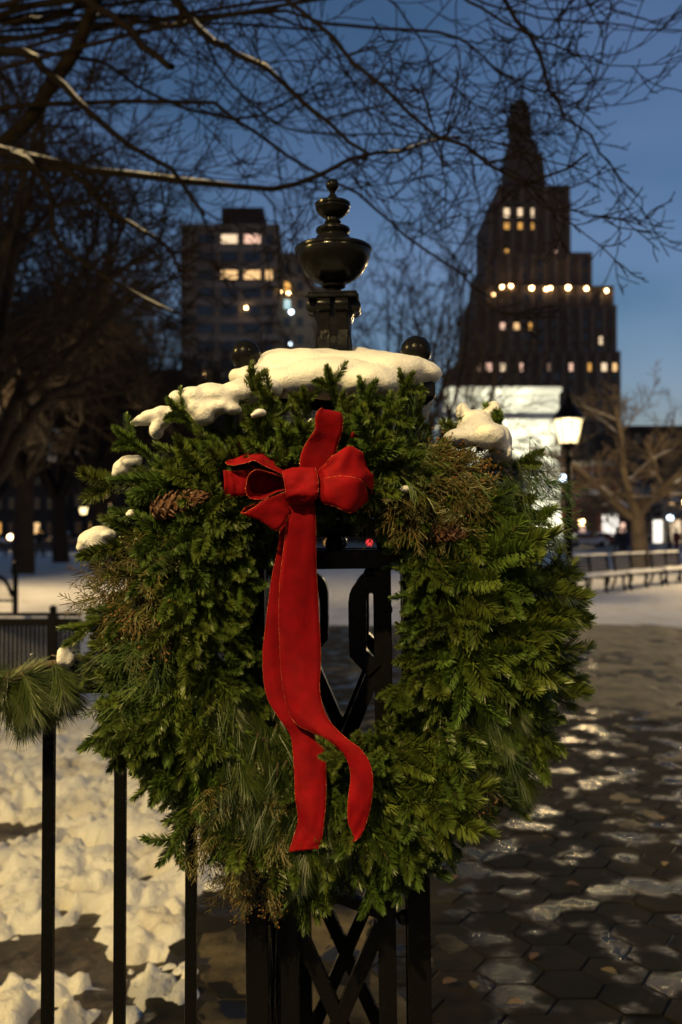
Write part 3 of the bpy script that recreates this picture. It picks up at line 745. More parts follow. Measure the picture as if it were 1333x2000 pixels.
# dark spreading trees on the left
o3 = make_tree(35, 14, 0.42, fork=0.26, limbs=8, spread=1.0, dens=1.5, up=0.025, twig=0.011)
t3 = tree_obj('bare_tree', (X_at(45, 34), 34, -0.05), 'tall dark bare tree with dense twigs over the snowy lawn', o3, M['bark_far'])
dup_tree(t3, (X_at(-130, 24), 24, -0.05), 2.1, 0.95, 'dark bare tree whose twigs hang over the low fence')
dup_tree(t3, (X_at(235, 62), 62, -0.05), 4.0, 1.15, 'far bare tree before the dark apartment house')
dup_tree(t3, (X_at(120, 48), 48, -0.05), 1.1, 1.0, 'dark bare tree beside the small distant lamp')
dup_tree(t1, (X_at(900, 80), 80, -0.05), 2.6, 1.15, 'bare tree standing before the marble arch')
dup_tree(t1, (X_at(1420, 70), 70, -0.05), 0.7, 1.25, 'bare tree rising behind the row of benches')
dup_tree(t2, (X_at(890, 30), 30, -0.05), 1.9, 1.25, 'thin bare tree with upright twigs before the stepped tower')
dup_tree(t3, (X_at(330, 95), 95, -0.05), 0.4, 1.0, 'distant bare tree below the pale apartment block')
dup_tree(t3, (X_at(190, 40), 40, -0.05), 3.3, 0.8, 'shorter dark bare tree between the taller ones')
dup_tree(t3, (X_at(-60, 17), 17, -0.05), 5.9, 0.66, 'nearest dark bare tree crowding over the low fence')
dup_tree(t3, (X_at(300, 46), 46, -0.05), 2.9, 0.85, 'dark bare tree left of the pale apartment block')
dup_tree(t3, (X_at(-20, 75), 75, -0.05), 5.2, 1.25, 'distant bare tree among the dark townhouses')

# the big tree whose limbs hang over the gate; trunk stands out to the left
trunk = np.array([-5.6, 8.2, 0.0])
lim = [  # photo pixels, distance, radius in m
    ([(-60, 330, 7.5), (0, 285, 7.4), (60, 228, 7.2), (110, 150, 7.0), (165, 60, 6.8), (210, -60, 6.6)], .060, .045),
    ([(-60, 270, 7.2), (60, 305, 7.0), (160, 330, 6.8), (330, 352, 6.5), (500, 368, 6.2), (600, 352, 6.0), (700, 305, 5.8), (790, 290, 5.7), (900, 265, 5.6)], .030, .006),
    ([(60, -60, 6.5), (170, 0, 6.4), (240, 50, 6.2), (300, 105, 6.0), (337, 130, 5.9)], .030, .020),
    ([(250, -90, 6.6), (330, -20, 6.4), (380, 40, 6.2), (425, 88, 6.0), (475, 108, 5.9), (545, 152, 5.7), (640, 240, 5.5), (720, 300, 5.4)], .030, .010),
    ([(470, -80, 6.0), (560, 0, 5.6), (640, 62, 5.3), (720, 150, 5.1), (800, 218, 5.0), (880, 278, 4.9), (950, 318, 4.85), (1018, 352, 4.8), (1032, 366, 4.8), (1090, 336, 4.75), (1150, 298, 4.7)], .016, .007),
    ([(420, 200, 6.6), (520, 270, 6.3), (600, 328, 6.1), (720, 392, 5.9), (790, 460, 5.8), (880, 520, 5.7), (955, 580, 5.6)], .016, .007),
    ([(560, 20, 6.6), (640, 46, 6.2), (760, 58, 6.0), (880, 66, 5.9), (940, 102, 5.8), (990, 150, 5.7), (1040, 180, 5.6), (1112, 186, 5.5)], .014, .005),
    ([(950, -60, 6.2), (985, 0, 6.0), (1030, 62, 5.8), (1060, 130, 5.7), (1085, 192, 5.6), (1112, 240, 5.6), (1162, 272, 5.5), (1188, 320, 5.5), (1246, 384, 5.4)], .018, .005),
    ([(860, -40, 5.6), (915, 0, 5.5), (1000, 50, 5.4), (1085, 92, 5.3), (1176, 122, 5.2)], .012, .005),
    ([(880, -20, 6.5), (1000, 20, 6.4), (1150, 45, 6.3), (1340, 60, 6.2)], .010, .005),
    ([(40, 100, 7.0), (90, 132, 6.9), (150, 192, 6.7), (250, 285, 6.5), (330, 330, 6.4), (400, 420, 6.3)], .032, .012),
    ([(120, 330, 6.8), (175, 362, 6.6), (200, 402, 6.5), (260, 440, 6.4), (320, 478, 6.3), (352, 530, 6.2)], .024, .010),
    ([(20, 300, 7.0), (60, 320, 6.8), (100, 385, 6.7), (110, 470, 6.6), (180, 522, 6.5), (260, 572, 6.4), (345, 612, 6.3)], .026, .008),
    ([(-40, 30, 7.5), (60, 42, 7.4), (130, 20, 7.2), (230, -30, 7.0)], .030, .020),
    ([(-40, 75, 8.0), (80, 68, 7.8), (200, 30, 7.5), (330, 50, 7.2), (480, 20, 7.0), (620, 60, 6.8)], .024, .008),
    ([(640, 60, 7.2), (700, 180, 7.0), (800, 330, 6.9), (930, 440, 6.8)], .010, .004),
    ([(700, -40, 6.8), (790, 30, 6.6), (850, 130, 6.5), (900, 180, 6.4), (940, 190, 6.3)], .010, .004),
    ([(380, 40, 7.5), (450, 160, 7.3), (560, 250, 7.0), (690, 262, 6.8), (900, 268, 6.7), (1010, 250, 6.6)], .013, .005),
    ([(200, 120, 8.0), (330, 200, 7.6), (470, 230, 7.4), (560, 200, 7.2), (640, 160, 7.0)], .016, .006),
    ([(1150, -60, 6.0), (1120, 0, 5.9), (1085, 40, 5.8), (1040, 90, 5.7)], .010, .005),
]
rg = np.random.default_rng(99)
spec = [dict(n=16, wander=0.05, up=0, kids=13, ang=0.65, len=0.24, rad=0.5, tip=.4, **{'from': 0.05}),
        dict(n=9, wander=0.15, up=0.05, kids=5, ang=0.65, len=0.50, rad=0.68, tip=.45, **{'from': 0.15}),
        dict(n=6, wander=0.14, up=0.06, kids=3, ang=0.6, len=0.55, rad=0.8, tip=.6, **{'from': 0.15}),
        dict(n=5, wander=0.2, up=0.05, kids=0, ang=0.6, len=0.5, rad=0.8, tip=.7)]
out = [[] for _ in range(5)]
tp = catmull([trunk+np.array([0, 0, -0.05]), trunk+np.array([0.1, 0, 1.5]), trunk+np.array([0.25, -0.1, 3.0]), trunk+np.array([0.3, -0.3, 4.6]), trunk+np.array([0.6, -0.5, 6.2]), trunk+np.array([1.2, -0.8, 7.6])], 22)
out[0].append((tp, np.linspace(0.30, 0.12, 22)))
for pts, r0, r1 in lim:
    w = np.array([list(P(*q)) for q in pts])
    # carry the limb back to the trunk, bowing upwards outside the picture
    zt_ = max(2.6, min(7.0, w[0][2]-0.4)); j = int(np.argmin(np.abs(tp[:, 2]-zt_)))
    a = tp[j]; mid = (a+w[0])/2 + np.array([0, 0, 0.35])
    back = catmull(np.array([a, mid, w[0], w[1]]), 10)[:7]
    L = np.linalg.norm(np.diff(w, axis=0), axis=1).sum()
    pp = catmull(w, 16); pp[1:-1] += rg.normal(0, 0.008, (14, 3))
    rad = np.linspace(r0, r1, 16)
    rad = rad*(1.0 if pts[0][0] < 300 else .82); out[1].append((back, np.linspace(min(0.09, r0*1.6), rad[0], 7))); out[1].append((pp, rad))
    tmp = [[] for _ in range(4)]
    sp0 = dict(spec[0]); sp0['kids'] = int(4+L*2.9) if pts[0][0] < 400 else int(3+L*1.9); sp0['len'] = 1.0/max(L, 1.2)*1.05
    kids(rg, pp, np.clip(rad, 0.007, 0.013), L, 0, tmp, [sp0]+spec[1:], lo=0.03)
    for i in (1, 2, 3): out[i+1] += [(p, np.maximum(r*0.95, 0.0031)) for p, r in tmp[i]]
r = tree_obj('overhanging_tree', (0, 0, 0), 'large bare tree whose snowy limbs and thin twigs hang over the gate', out, M['bark'], snow=None, sides=(12, 6, 5, 4, 3))
sb = []
for p, rd in out[1]:
    if rd[0] > 0.02:
        d = np.linalg.norm(np.gradient(p, axis=0), axis=1); sl_ = np.abs(np.gradient(p[:, 2]))/d
        n0 = 0
        for i in range(0, len(p)-3, 4):
            if sl_[i:i+4].mean() < 0.75 and rg.random() < 0.45: sb.append((p[i:i+4]+np.array([0, 0, 1])*rd[i:i+4, None]*0.85, rd[i:i+4]*np.array([.2, .55, .6, .2])))
V, Q = tube_batch(sb, 6); tag(link('snow', np_mesh('snow', V, Q), r, M['snow']), kind='stuff')

# ------------------------------------------------------------------ benches, low fence, people, cars
def make_bench():
    r = empty('park_bench'); L = 2.35
    for i in range(4):
        b = MB(); b.box(-L/2, L/2, -0.36+i*0.105, -0.275+i*0.105, 0.41, 0.45); b.build('seat_slat', M['bench_wood'], r, bevel=.005)
    for i in range(4):
        z = 0.50+i*0.105; b = MB(); b.box(-L/2, L/2, 0.055+i*0.02, 0.09+i*0.02, z, z+0.085); b.build('back_slat', M['bench_wood'], r, bevel=.005)
    for x in (-L/2+0.08, 0, L/2-0.08):
        b = MB(); b.strap([(-0.36, 0.0), (-0.31, 0.25), (-0.33, 0.395)], 0.05, -0.025, 0.025); b.strap([(0.16, 0.0), (0.06, 0.25), (0.045, 0.42), (0.11, 0.92)], 0.05, -0.025, 0.025); b.strap([(-0.36, 0.385), (0.06, 0.385)], 0.045, -0.025, 0.025)
        o = b.build('leg', M['iron_far'], r); o.rotation_euler = (0, 0, math.pi/2); o.location = (x, 0, 0)
    return r
def make_bench_snow():
    V = []; nx, ny = 60, 12
    for (y0, y1, z, h, nm) in ((-0.36, 0.04, 0.447, 0.065, 0),):
        pass
    b = MB()
    def pad(y0, y1, z, h, seed):
        xs = np.linspace(-1.17, 1.17, 70); ys = np.linspace(y0, y1, 10); Xg, Yg = np.meshgrid(xs, ys)
        e = np.clip(np.minimum(np.minimum(Xg+1.17, 1.17-Xg)/0.06, np.minimum(Yg-y0, y1-Yg)/0.03), 0, 1)
        Zg = z + h*np.sqrt(e)*(0.8+0.5*fbm(np.stack([Xg*3, Yg*5, Xg*0+seed], -1), 3, 3)) - 0.004
        return np.stack([Xg, Yg, Zg], -1).reshape(-1, 3), np.array([[r_*70+c, r_*70+c+1, (r_+1)*70+c+1, (r_+1)*70+c] for r_ in range(9) for c in range(69)])
    V1, Q1 = pad(-0.365, 0.045, 0.45, 0.07, 1); V2, Q2 = pad(0.085, 0.175, 0.90, 0.05, 2)
    me = np_mesh('bench_snow', np.concatenate([V1, V2]), np.concatenate([Q1, Q2+len(V1)])); me.materials.append(M['snow']); return me
A = ground_at(1128, 1166); B = ground_at(1350, 1139); dirv = (B-A).normalized(); ang = math.atan2(dirv.y, dirv.x)
bench = make_bench(); bs = make_bench_snow()
lbs = ['snow-laden bench beside the park lamp', 'snow-laden middle bench between the other two', 'snow-laden bench farthest from the park lamp']
for i in range(3):
    o = bench if i == 0 else copy_tree(bench)
    o.location = A + dirv*(0.9+i*2.6) + Vector((0, 0, 0.03)); o.rotation_euler = (0, 0, ang)
    tag(o, lbs[i], 'bench', 'benches along the lawn')
    sn = link('snow_layer', bs); sn.location = o.location; sn.rotation_euler = o.rotation_euler
    tag(sn, ['smooth snow lying on the bench beside the park lamp', 'smooth snow lying on the middle bench', 'smooth snow lying on the bench farthest from the lamp'][i], 'snow', 'snow on the benches')
# benches at the far edge of the left lawn
for i in range(4):
    o = copy_tree(bench); o.location = (X_at(10+75*i, 58), 58, 0.03); o.rotation_euler = (0, 0, math.pi)
    tag(o, 'dark bench at the far edge of the lawn under the bare trees', 'bench', 'far benches under the trees')

# low dark fence on the left
lf = empty('low_fence', ground_at(70, 1402)); tag(lf, 'low dark iron fence with close slats and a ball-topped post', 'fence')
D0 = lf.location.y; zl = lambda y: Z_at(y, D0); xl = lambda x: X_at(x, D0)-lf.location.x
b = MB(); b.box(xl(-60), xl(160), -0.02, 0.02, zl(1222), zl(1208)); b.build('top_rail', M['iron_far'], lf)
b = MB(); b.box(xl(-60), xl(160), -0.022, 0.022, zl(1203), zl(1197)); b.build('hand_rail', M['iron_far'], lf)
b = MB(); b.box(xl(-60), xl(160), -0.02, 0.02, 0.06, 0.10); b.build('bottom_rail', M['iron_far'], lf)
for i in range(26):
    b = MB(); x = xl(-58+i*8.5); b.box(x-0.0125, x+0.0125, -0.008, 0.008, 0.10, zl(1222)); b.build('slat', M['iron_far'], lf)
b = MB(); x = xl(105); b.box(x-0.035, x+0.035, -0.035, 0.035, -0.03, zl(1200)); b.lathe([(.02, zl(1200)), (.03, zl(1198)), (.018, zl(1194))], (x, 0, 0), 12); b.sphere((x, 0, zl(1190)), 0.032, 14); b.build('post', M['iron_far'], lf, 40)
pf = empty('hoop_rail', ground_at(24, 1205)); tag(pf, 'dark post with a curved hoop rail standing on the snowy lawn', 'rail')
D1 = pf.location.y; b = MB(); b.tube([(0.05, 0, -.05), (0.05, 0, Z_at(1105, D1))], 0.05, 10); b.sphere((0.05, 0, Z_at(1103, D1)), .06, 12); b.build('post', M['iron_far'], pf, 40)
b = MB(); b.tube(catmull([(0.0, 0, 0.35), (-0.12, 0, 0.62), (-0.35, 0, 0.72), (-0.6, 0, 0.6), (-0.7, 0, -0.05)], 16), 0.035, 8); b.build('hoop', M['iron_far'], pf, 40)
b = MB(); b.tube([(-0.6, 0, .28), (0.05, 0, .28)], 0.025, 8); b.build('cross_bar', M['iron_far'], pf, 40)

def person(loc, rotz, coat, label, h=1.72, stride=0.12):
    r = empty('person', loc, (0, 0, rotz)); tag(r, label, 'person')
    me = bpy.data.meshes.new('body'); k = h/1.72
    pts = [((0, 0, .92), .15), ((0, 0, 1.15), .155), ((0, .0, 1.38), .165), ((0, 0, 1.50), .06), ((0, .01, 1.56), .075), ((0, .01, 1.66), .085),
           ((.09, 0, .86), .10), ((.10, -stride, .48), .075), ((.10, -stride*.8, .06), .05), ((.10, -stride*.8-.14, .03), .04),
           ((-.09, 0, .86), .10), ((-.10, stride, .48), .075), ((-.10, stride*1.3, .08), .05), ((-.10, stride*1.3-.13, .04), .04),
           ((.20, 0, 1.40), .075), ((.25, .03, 1.14), .06), ((.23, -.08, .90), .05), ((.23, -.11, .82), .035),
           ((-.20, 0, 1.40), .075), ((-.25, .03, 1.14), .06), ((-.23, -.08, .90), .05), ((-.23, -.11, .82), .035)]
    ed = [(0, 1), (1, 2), (2, 3), (3, 4), (4, 5), (0, 6), (6, 7), (7, 8), (8, 9), (0, 10), (10, 11), (11, 12), (12, 13), (2, 14), (14, 15), (15, 16), (16, 17), (2, 18), (18, 19), (19, 20), (20, 21)]
    me.from_pydata([tuple(c*k for c in p) for p, _ in pts], ed, [])
    o = bpy.data.objects.new('body', me); COL.objects.link(o)
    md = o.modifiers.new('s', 'SKIN'); o.modifiers.new('d', 'SUBSURF').levels = 1
    for i, (_, rr_) in enumerate(pts): me.skin_vertices[0].data[i].radius = (rr_*k, rr_*k)
    me.skin_vertices[0].data[0].use_root = True
    dg = bpy.context.evaluated_depsgraph_get(); nm = bpy.data.meshes.new_from_object(o.evaluated_get(dg))
    bpy.data.objects.remove(o); nm.materials.clear(); nm.materials.append(M[coat]); nm.materials.append(M['skin'])
    nm.polygons.foreach_set('use_smooth', np.ones(len(nm.polygons), bool))
    for p in nm.polygons:
        c = p.center
        if c.z > 1.50*k and c.z < 1.66*k and c.y < 0.0: p.material_index = 1
    link('body', nm, r)
    b = MB(); b.sphere((0, .02*k, 1.68*k), .105*k, 12); b.build('hat', M['coat_dark'], r, 60)
for px, py, rz, c, lb in ((1206, 1088, 0.4, 'coat_dark', 'person in a dark coat walking toward the bright doorway'), (1218, 1088, 2.6, 'coat_dark', 'person in black walking beside the tree trunk'), (1229, 1087, 3.5, 'coat_blue', 'person in a navy coat next to the stout tree'),
                          (1308, 1088, 1.2, 'coat_dark', 'person in a dark coat near the tan townhouse'), (1322, 1087, -1.0, 'coat_red', 'person in a maroon coat near the tan townhouse'), (78, 1083, 1.0, 'coat_dark', 'person in a dark coat under the bare trees')):
    gpos = ground_at(px, py); gpos = Vector((X_at(px, 60), 60, 0.03)); person(gpos, rz, c, lb)

def car(loc, rotz, paint, label, roof_snow=True):
    r = empty('parked_car', loc, (0, 0, rotz)); tag(r, label, 'car', 'cars parked beyond the lawn')
    prof = [(-2.2, .35), (-2.25, .62), (-2.1, .86), (-1.5, .92), (1.0, .92), (1.9, .84), (2.2, .66), (2.22, .35)]
    b = MB(); b.prism(prof, -.86, .86); b.build('body', M[paint], r, bevel=0.07)
    cab = [(-1.65, .91), (-1.15, 1.40), (0.25, 1.45), (1.05, .91)]
    b = MB(); b.prism(cab, -.74, .74); b.build('cabin_glass', M['glass_dark'], r, bevel=0.05)
    b = MB(); b.prism([(-1.2, 1.385), (-1.05, 1.45), (0.2, 1.49), (0.32, 1.41)], -.70, .70); b.build('roof', M[paint], r, bevel=0.03)
    for x in (-1.35, 1.38):
        for s in (-1, 1):
            b = MB(); b.lathe([(.2, -.11), (.31, -.11), (.33, -.07), (.33, .07), (.31, .11), (.2, .11)], n=20); w = b.build('wheel', M['tyre'], r, 40); w.location = (x, s*.80, .33); w.rotation_euler = (math.pi/2, 0, 0)
            b = MB(); b.lathe([(.02, -.1), (.2, -.09), (.2, .09), (.02, .1)], n=12); b.build('rim', M['rim'], w, 40)
    for s in (-1, 1):
        b = MB(); b.box(2.12, 2.24, s*.62-.15, s*.62+.15, .60, .74); b.build('headlight', M['glass_dark'], r, bevel=.02)
        b = MB(); b.box(-2.28, -2.16, s*.64-.14, s*.64+.14, .62, .78); b.build('tail_light', M['tail'] if paint == 'car_red' else M['coat_red'], r, bevel=.02)
    return r
def car_snow(o, label):
    r2 = lump('car_snow', [((-.45, 0, 1.50), (.75, .66, .10)), ((.1, .1, 1.52), (.4, .5, .09)), ((1.5, 0, .91), (.5, .7, .07))], 0.05, 0.02, 8)
    r2.location = o.location; r2.rotation_euler = o.rotation_euler; tag(r2, label, 'snow')

def lump(name, ells, voxel=0.006, amp=0.004, freq=18, m='snow', it=6):
    bm = bmesh.new()
    for c, rad in ells:
        bmesh.ops.create_icosphere(bm, subdivisions=3, radius=1.0, matrix=Matrix.Translation(c) @ Matrix.Diagonal((*rad, 1)))
    me = bpy.data.meshes.new(name); bm.to_mesh(me); bm.free()
    o = bpy.data.objects.new(name, me); COL.objects.link(o)
    md = o.modifiers.new('r', 'REMESH'); md.mode = 'VOXEL'; md.voxel_size = voxel
    sm = o.modifiers.new('s', 'SMOOTH'); sm.factor = 0.5; sm.iterations = it
    dg = bpy.context.evaluated_depsgraph_get(); nm = bpy.data.meshes.new_from_object(o.evaluated_get(dg)); bpy.data.objects.remove(o)
    n = len(nm.vertices); co = np.empty(n*3); no = np.empty(n*3); nm.vertices.foreach_get('co', co); nm.vertex_normals.foreach_get('vector', no)
    co = co.reshape(-1, 3); no = no.reshape(-1, 3)
    co = co + no*(amp*fbm(co*freq, 3, 77) + amp*0.45*fbm(co*freq*4, 3, 78))[:, None]
    nm.vertices.foreach_set('co', co.ravel()); nm.polygons.foreach_set('use_smooth', np.ones(len(nm.polygons), bool)); nm.update()
    nm.materials.clear(); nm.materials.append(M[m])
    return link(name, nm)

for px, D, rz, pt, lb in ((128, 100, 0.1, 'car_dark', 'dark parked car with snow on its roof under the bare trees'), (1146, 105, 0.05, 'car_white', 'pale snowy parked car before the red brick townhouse'), (1172, 118, 3.1, 'car_red', 'red parked car near the bright doorway'), (30, 104, 3.2, 'car_white', 'pale parked car at the edge of the dark townhouses')):
    c = car(Vector((X_at(px, D), D, 0.0)), rz, pt, lb); car_snow(c, 'snow on the roof of the ' + lb.split(' parked')[0].replace('snowy', '').strip() + ' car' + (' before the townhouses' if px == 30 else ' beyond the lawn'))
# street lights and headlights glowing far off
def street_light(px, py, D, label, m='flood', r_=0.22):
    r = empty('street_light', (X_at(px, D), D, 0)); tag(r, label, 'street light'); z = Z_at(py, D)
    b = MB(); b.tube([(0, 0, 0), (0, 0, max(z-0.15, .3))], .06, 8); b.build('post', M['iron_far'], r)
    b = MB(); b.sphere((0, 0, z), r_, 10); b.build('globe', M[m], r, 60)
street_light(1137, 1020, 120, 'round globe light glowing at the corner of the red townhouse', r_=.35)
street_light(1144, 1045, 120, 'lower round globe light beside the red townhouse', r_=.28)
street_light(1230, 936, 120, 'dim globe light above the dark walkers', 'lit_pale', .3)
street_light(20, 1049, 90, 'bright globe light low behind the snowy lawn', r_=.22)
street_light(77, 1042, 95, 'amber globe light among the dark trunks', 'lit_amber', .3)
street_light(1345, 980, 60, 'yellow street light beside the tan townhouse', r_=.30)
street_light(1103, 935, 120, 'cool blue sign light behind the park lamp', 'flood_cool', .5)
street_light(1310, 1012, 115, 'cool white globe light beside the walkers', 'flood_cool', .35)
street_light(640, 1060, 85, 'small amber light seen through the gate pier', 'lit_amber', .25)
street_light(722, 1060, 85, 'small red light seen through the gate pier', 'tail', .2)
street_light(758, 1056, 85, 'small pale light seen through the gate pier', 'lit_pale', .25)

# ------------------------------------------------------------------ gate pier
PD = 1.80 + 0.1445
LEAN = math.radians(-0.75)
pier = empty('gate_pier', (0.004, PD, 0)); tag(pier, 'black openwork iron gate pier with urn finial behind the wreath', 'gate pier')
pier.matrix_world = Matrix.Translation((0.0035, PD, 0)) @ Matrix.Rotation(math.radians(-2.6), 4, 'Z') @ Matrix.Translation((0, 0, .57)) @ Matrix.Rotation(LEAN, 4, 'Y') @ Matrix.Translation((0, 0, -.57))
IR = M['iron']; FD = 1.80
zf = lambda y: Z_at(y, FD)              # heights measured on the front face
f_px = FD/F
H = 0.1445
b = MB(); b.box(-.24, .24, -.24, .24, -.03, .10); b.box(-.215, .215, -.215, .215, .10, .16); b.build('plinth', M['cream'], pier, bevel=.008)
for sx in (-1, 1):
    for sy in (-1, 1):
        b = MB(); b.box(sx*H-.0205, sx*H+.0205, sy*H-.0205, sy*H+.0205, .16, zf(800)+.004); b.build('corner_post', IR, pier, bevel=.0025)
def panel(rot):
    R = Matrix.Rotation(rot, 4, 'Z') @ Matrix.Translation((0, -H, 0))
    e = R.to_euler()
    def add(b, name, bevel=.002, smooth=None):
        o = b.build(name, IR, pier, smooth, bevel); o.matrix_local = R; return o
    q = lambda dx_, y: (dx_*f_px, zf(y))
    iw = H-.0215
    b = MB(); b.tube([(-iw, 0, zf(1031)), (iw, 0, zf(1031))], .0165, 14); add(b, 'round_rail', 0, 40)
    b = MB(); b.box(-iw, iw, -.015, .015, zf(1111), zf(1074)); add(b, 'flat_rail')
    for x in (-.095, 0.003, .095):
        b = MB(); b.sphere((x, 0, zf(1062)), .0175, 16); add(b, 'rail_ball', 0, 60)
    for s in (-1, 1):
        b = MB(); b.box(min(s*77, s*112)*f_px, max(s*77, s*112)*f_px, -.012, .012, .20, zf(1111)); add(b, 'panel_upright')
        hook = [(46, 1274), (46, 1230), (46, 1185)] + [tuple(q_) for q_ in catmull([(46, 1178), (49, 1160), (59, 1147), (74, 1142), (88, 1151), (95, 1170), (100, 1192)], 16)]
        wd = [.032, .032, .032] + list(np.interp(np.linspace(0, 1, 16), [0, .5, .8, 1], [.032, .030, .024, .015]))
        b = MB(); b.strap([(s*77*f_px, zf(1308))] + [(s*a_*f_px, zf(c_)) for a_, c_ in hook], [.030]+[float(w_) for w_ in wd], -.018, .018); add(b, 'scroll', .002)
        b = MB(); b.sphere((s*100*f_px, 0, zf(1192)), .0135, 14); add(b, 'scroll_curl', 0, 60)
        b = MB(); b.sphere((s*72*f_px, 0, zf(1121)), .0125, 14); add(b, 'scroll_ball', 0, 60)
        for y in (1792,):
            b = MB(); b.sphere((s*128*f_px, 0, zf(y)), .0135, 14); add(b, 'collar_ball', 0, 60)
    b = MB(); b.strap([q(-112, 1792), (0, zf(1750)), q(112, 1792)], .022, -.010, .010); add(b, 'pediment_bar')
    for (y0, y1) in ((1300, 1690), (1806, 2182), (2182, 2560)):
        for s in (-1, 1):
            b = MB(); b.strap([q(-s*82, y0), q(s*82, y1)], .026, -.011 + (.002 if s > 0 else 0), .011 + (.002 if s > 0 else 0)); add(b, 'lattice_bar')
    b = MB(); b.box(-iw, iw, -.012, .012, .21, .245); add(b, 'bottom_rail')
for k_ in range(4): panel(k_*math.pi/2)
zc0, zc1 = Z_at(780, 1.76), Z_at(746, 1.76)
b = MB(); b.frustum(0, 0, zf(803), zc0, .163, .163, .185, .185); b.build('cap_moulding', IR, pier, bevel=.002)
b = MB(); b.box(-.187, .187, -.187, .187, zc0+.0005, zc1); b.build('cap', IR, pier, bevel=.004)
b = MB(); b.frustum(0, 0, zc1, zc1+.035, .165, .165, .05, .05); b.build('cap_roof', IR, pier)
for sx in (-1, 1):
    for sy in (-1, 1):
        b = MB(); c = Vector((sx*.155, sy*.150, Z_at(690, 1.80))); b.sphere(c, .0280, 22)
        cv = catmull([c+Vector((-sx*.004, 0, -.004)), c+Vector((-sx*.001, 0, -.020)), c+Vector((-sx*.004, 0, -.036)), c+Vector((-sx*.012, 0, -.056))], 8)
        b.tube([Vector(p) for p in cv], [.0235, .024, .0215, .018, .015, .0125, .011, .010], 14); b.build('corner_ball', IR, pier, 60)
# pedestal with volutes
UD = PD; u = UD/F; zu = lambda y: Z_at(y, UD)
b = MB(); b.frustum(0, 0, zc1+.02, zu(660), .038, .038, .031, .031); b.frustum(0, 0, zu(660), zu(592), .031, .031, .034, .034); b.build('pedestal', IR, pier, bevel=.002)
for kk in range(4):
    R = Matrix.Rotation(kk*math.pi/2, 4, 'Z')
    prof = [(.028, zc1+.02), (.040, zc1+.02), (.0345, zu(668)), (.032, zu(650)), (.034, zu(628)), (.040, zu(616)), (.028, zu(600))]
    for s in (-.017, .017):
        b = MB(); b.prism(prof, s-.010, s+.010, R); b.build('console', IR, pier, bevel=.002)
        b = MB(); n_ = 20; b.prism([(.040+.0135*math.cos(2*math.pi*i/n_), zu(603)+.0135*math.sin(2*math.pi*i/n_)) for i in range(n_)], s-.0125, s+.0125, R); b.build('volute', IR, pier, 40, bevel=.002)
b = MB(); b.box(-.050, .050, -.050, .050, zu(591), zu(584)); b.box(-.047, .047, -.047, .047, zu(584), zu(578)); b.build('abacus', IR, pier, bevel=.002)
prof = [(18, 578), (19, 574), (14, 569), (15, 565), (23, 561), (24, 556), (20, 553), (36, 549), (52, 538), (63, 525), (70, 510), (74, 497), (73, 491), (76, 489), (76, 485), (72, 482), (60, 478), (46, 474), (37, 471), (34, 467), (33, 462), (29, 458), (31, 455), (34, 451), (33, 446), (27, 443), (20, 441), (15, 438), (17, 434), (14, 430), (14, 426), (22, 422), (30, 415), (34, 407), (33, 403), (35, 401), (35, 397), (31, 394), (20, 390), (11, 387), (8, 382), (5, 377), (6, 374), (5, 372)]
b = MB(); b.lathe([(a*u, zu(y)) for a, y in prof], n=48); urn = b.build('urn', IR, pier, 28)
b = MB(); b.sphere((0, 0, zu(361)), 13*u, 20); b.build('finial_ball', IR, urn, 60)

# ------------------------------------------------------------------ iron fence on the left
fe = empty('iron_fence', (X_at(237, 1.86), 1.86, 0)); tag(fe, 'black iron railing with square bars beside the gate pier', 'fence')
ff = lambda px: X_at(px, 1.86) - fe.location.x
zz = lambda y: Z_at(y, 1.86)
b = MB(); b.box(ff(-420), ff(505), -.018, .018, zz(1352), zz(1318)); b.build('top_rail', IR, fe, bevel=.003)
b = MB(); b.box(ff(-420), ff(505), -.015, .015, .12, .15); b.build('bottom_rail', IR, fe, bevel=.003)
for i in range(-3, 3):
    px = 238 + 139*i if i != 1 else 376
    if px > 460: continue
    b = MB(); b.box(-.0102, .0102, -.0102, .0102, -.04, zz(1340)); o = b.build('bar', IR, fe, bevel=.0015); o.location = (ff(px), 0, 0)

# ------------------------------------------------------------------ sprigs
def kites(base, d, up, L, w, curve=0.0, rows=2):
    """needles: base (n,3), direction d, lift direction up, length L, width w; each is a strip of `rows-1` quads"""
    n = len(base); side = np.cross(d, up); side /= np.linalg.norm(side, axis=1, keepdims=True)+1e-9
    prof = {2: [0.55, 1.0, 0.0], 3: [0.6, 1.0, 0.8, 0.1]}[rows]; ts = np.linspace(0, 1, len(prof)); V = []
    for t, f in zip(ts, prof):
        c = base + d*(L*t)[:, None] + up*(curve*L*t*t)[:, None]
        V += [c - side*(w*f/2)[:, None], c + side*(w*f/2)[:, None]]
    V = np.stack(V, 1)                                   # n, 2*len, 3
    m = len(prof); k_ = np.arange(n)[:, None]*2*m; Q = []
    for r_ in range(m-1): Q.append(np.concatenate([k_+2*r_, k_+2*r_+1, k_+2*r_+3, k_+2*r_+2], 1))
    return V.reshape(-1, 3), np.concatenate(Q)
class Sp:
    def __init__(s): s.V = []; s.Q = []; s.I = []; s.n = 0
    def add(s, V, Q, mi): s.V.append(V); s.Q.append(Q+s.n); s.I += [mi]*len(Q); s.n += len(V)
    def mesh(s, name, mats):
        me = np_mesh(name, np.concatenate(s.V), np.concatenate(s.Q), False, s.I)
        for m in mats: me.materials.append(m)
        return me
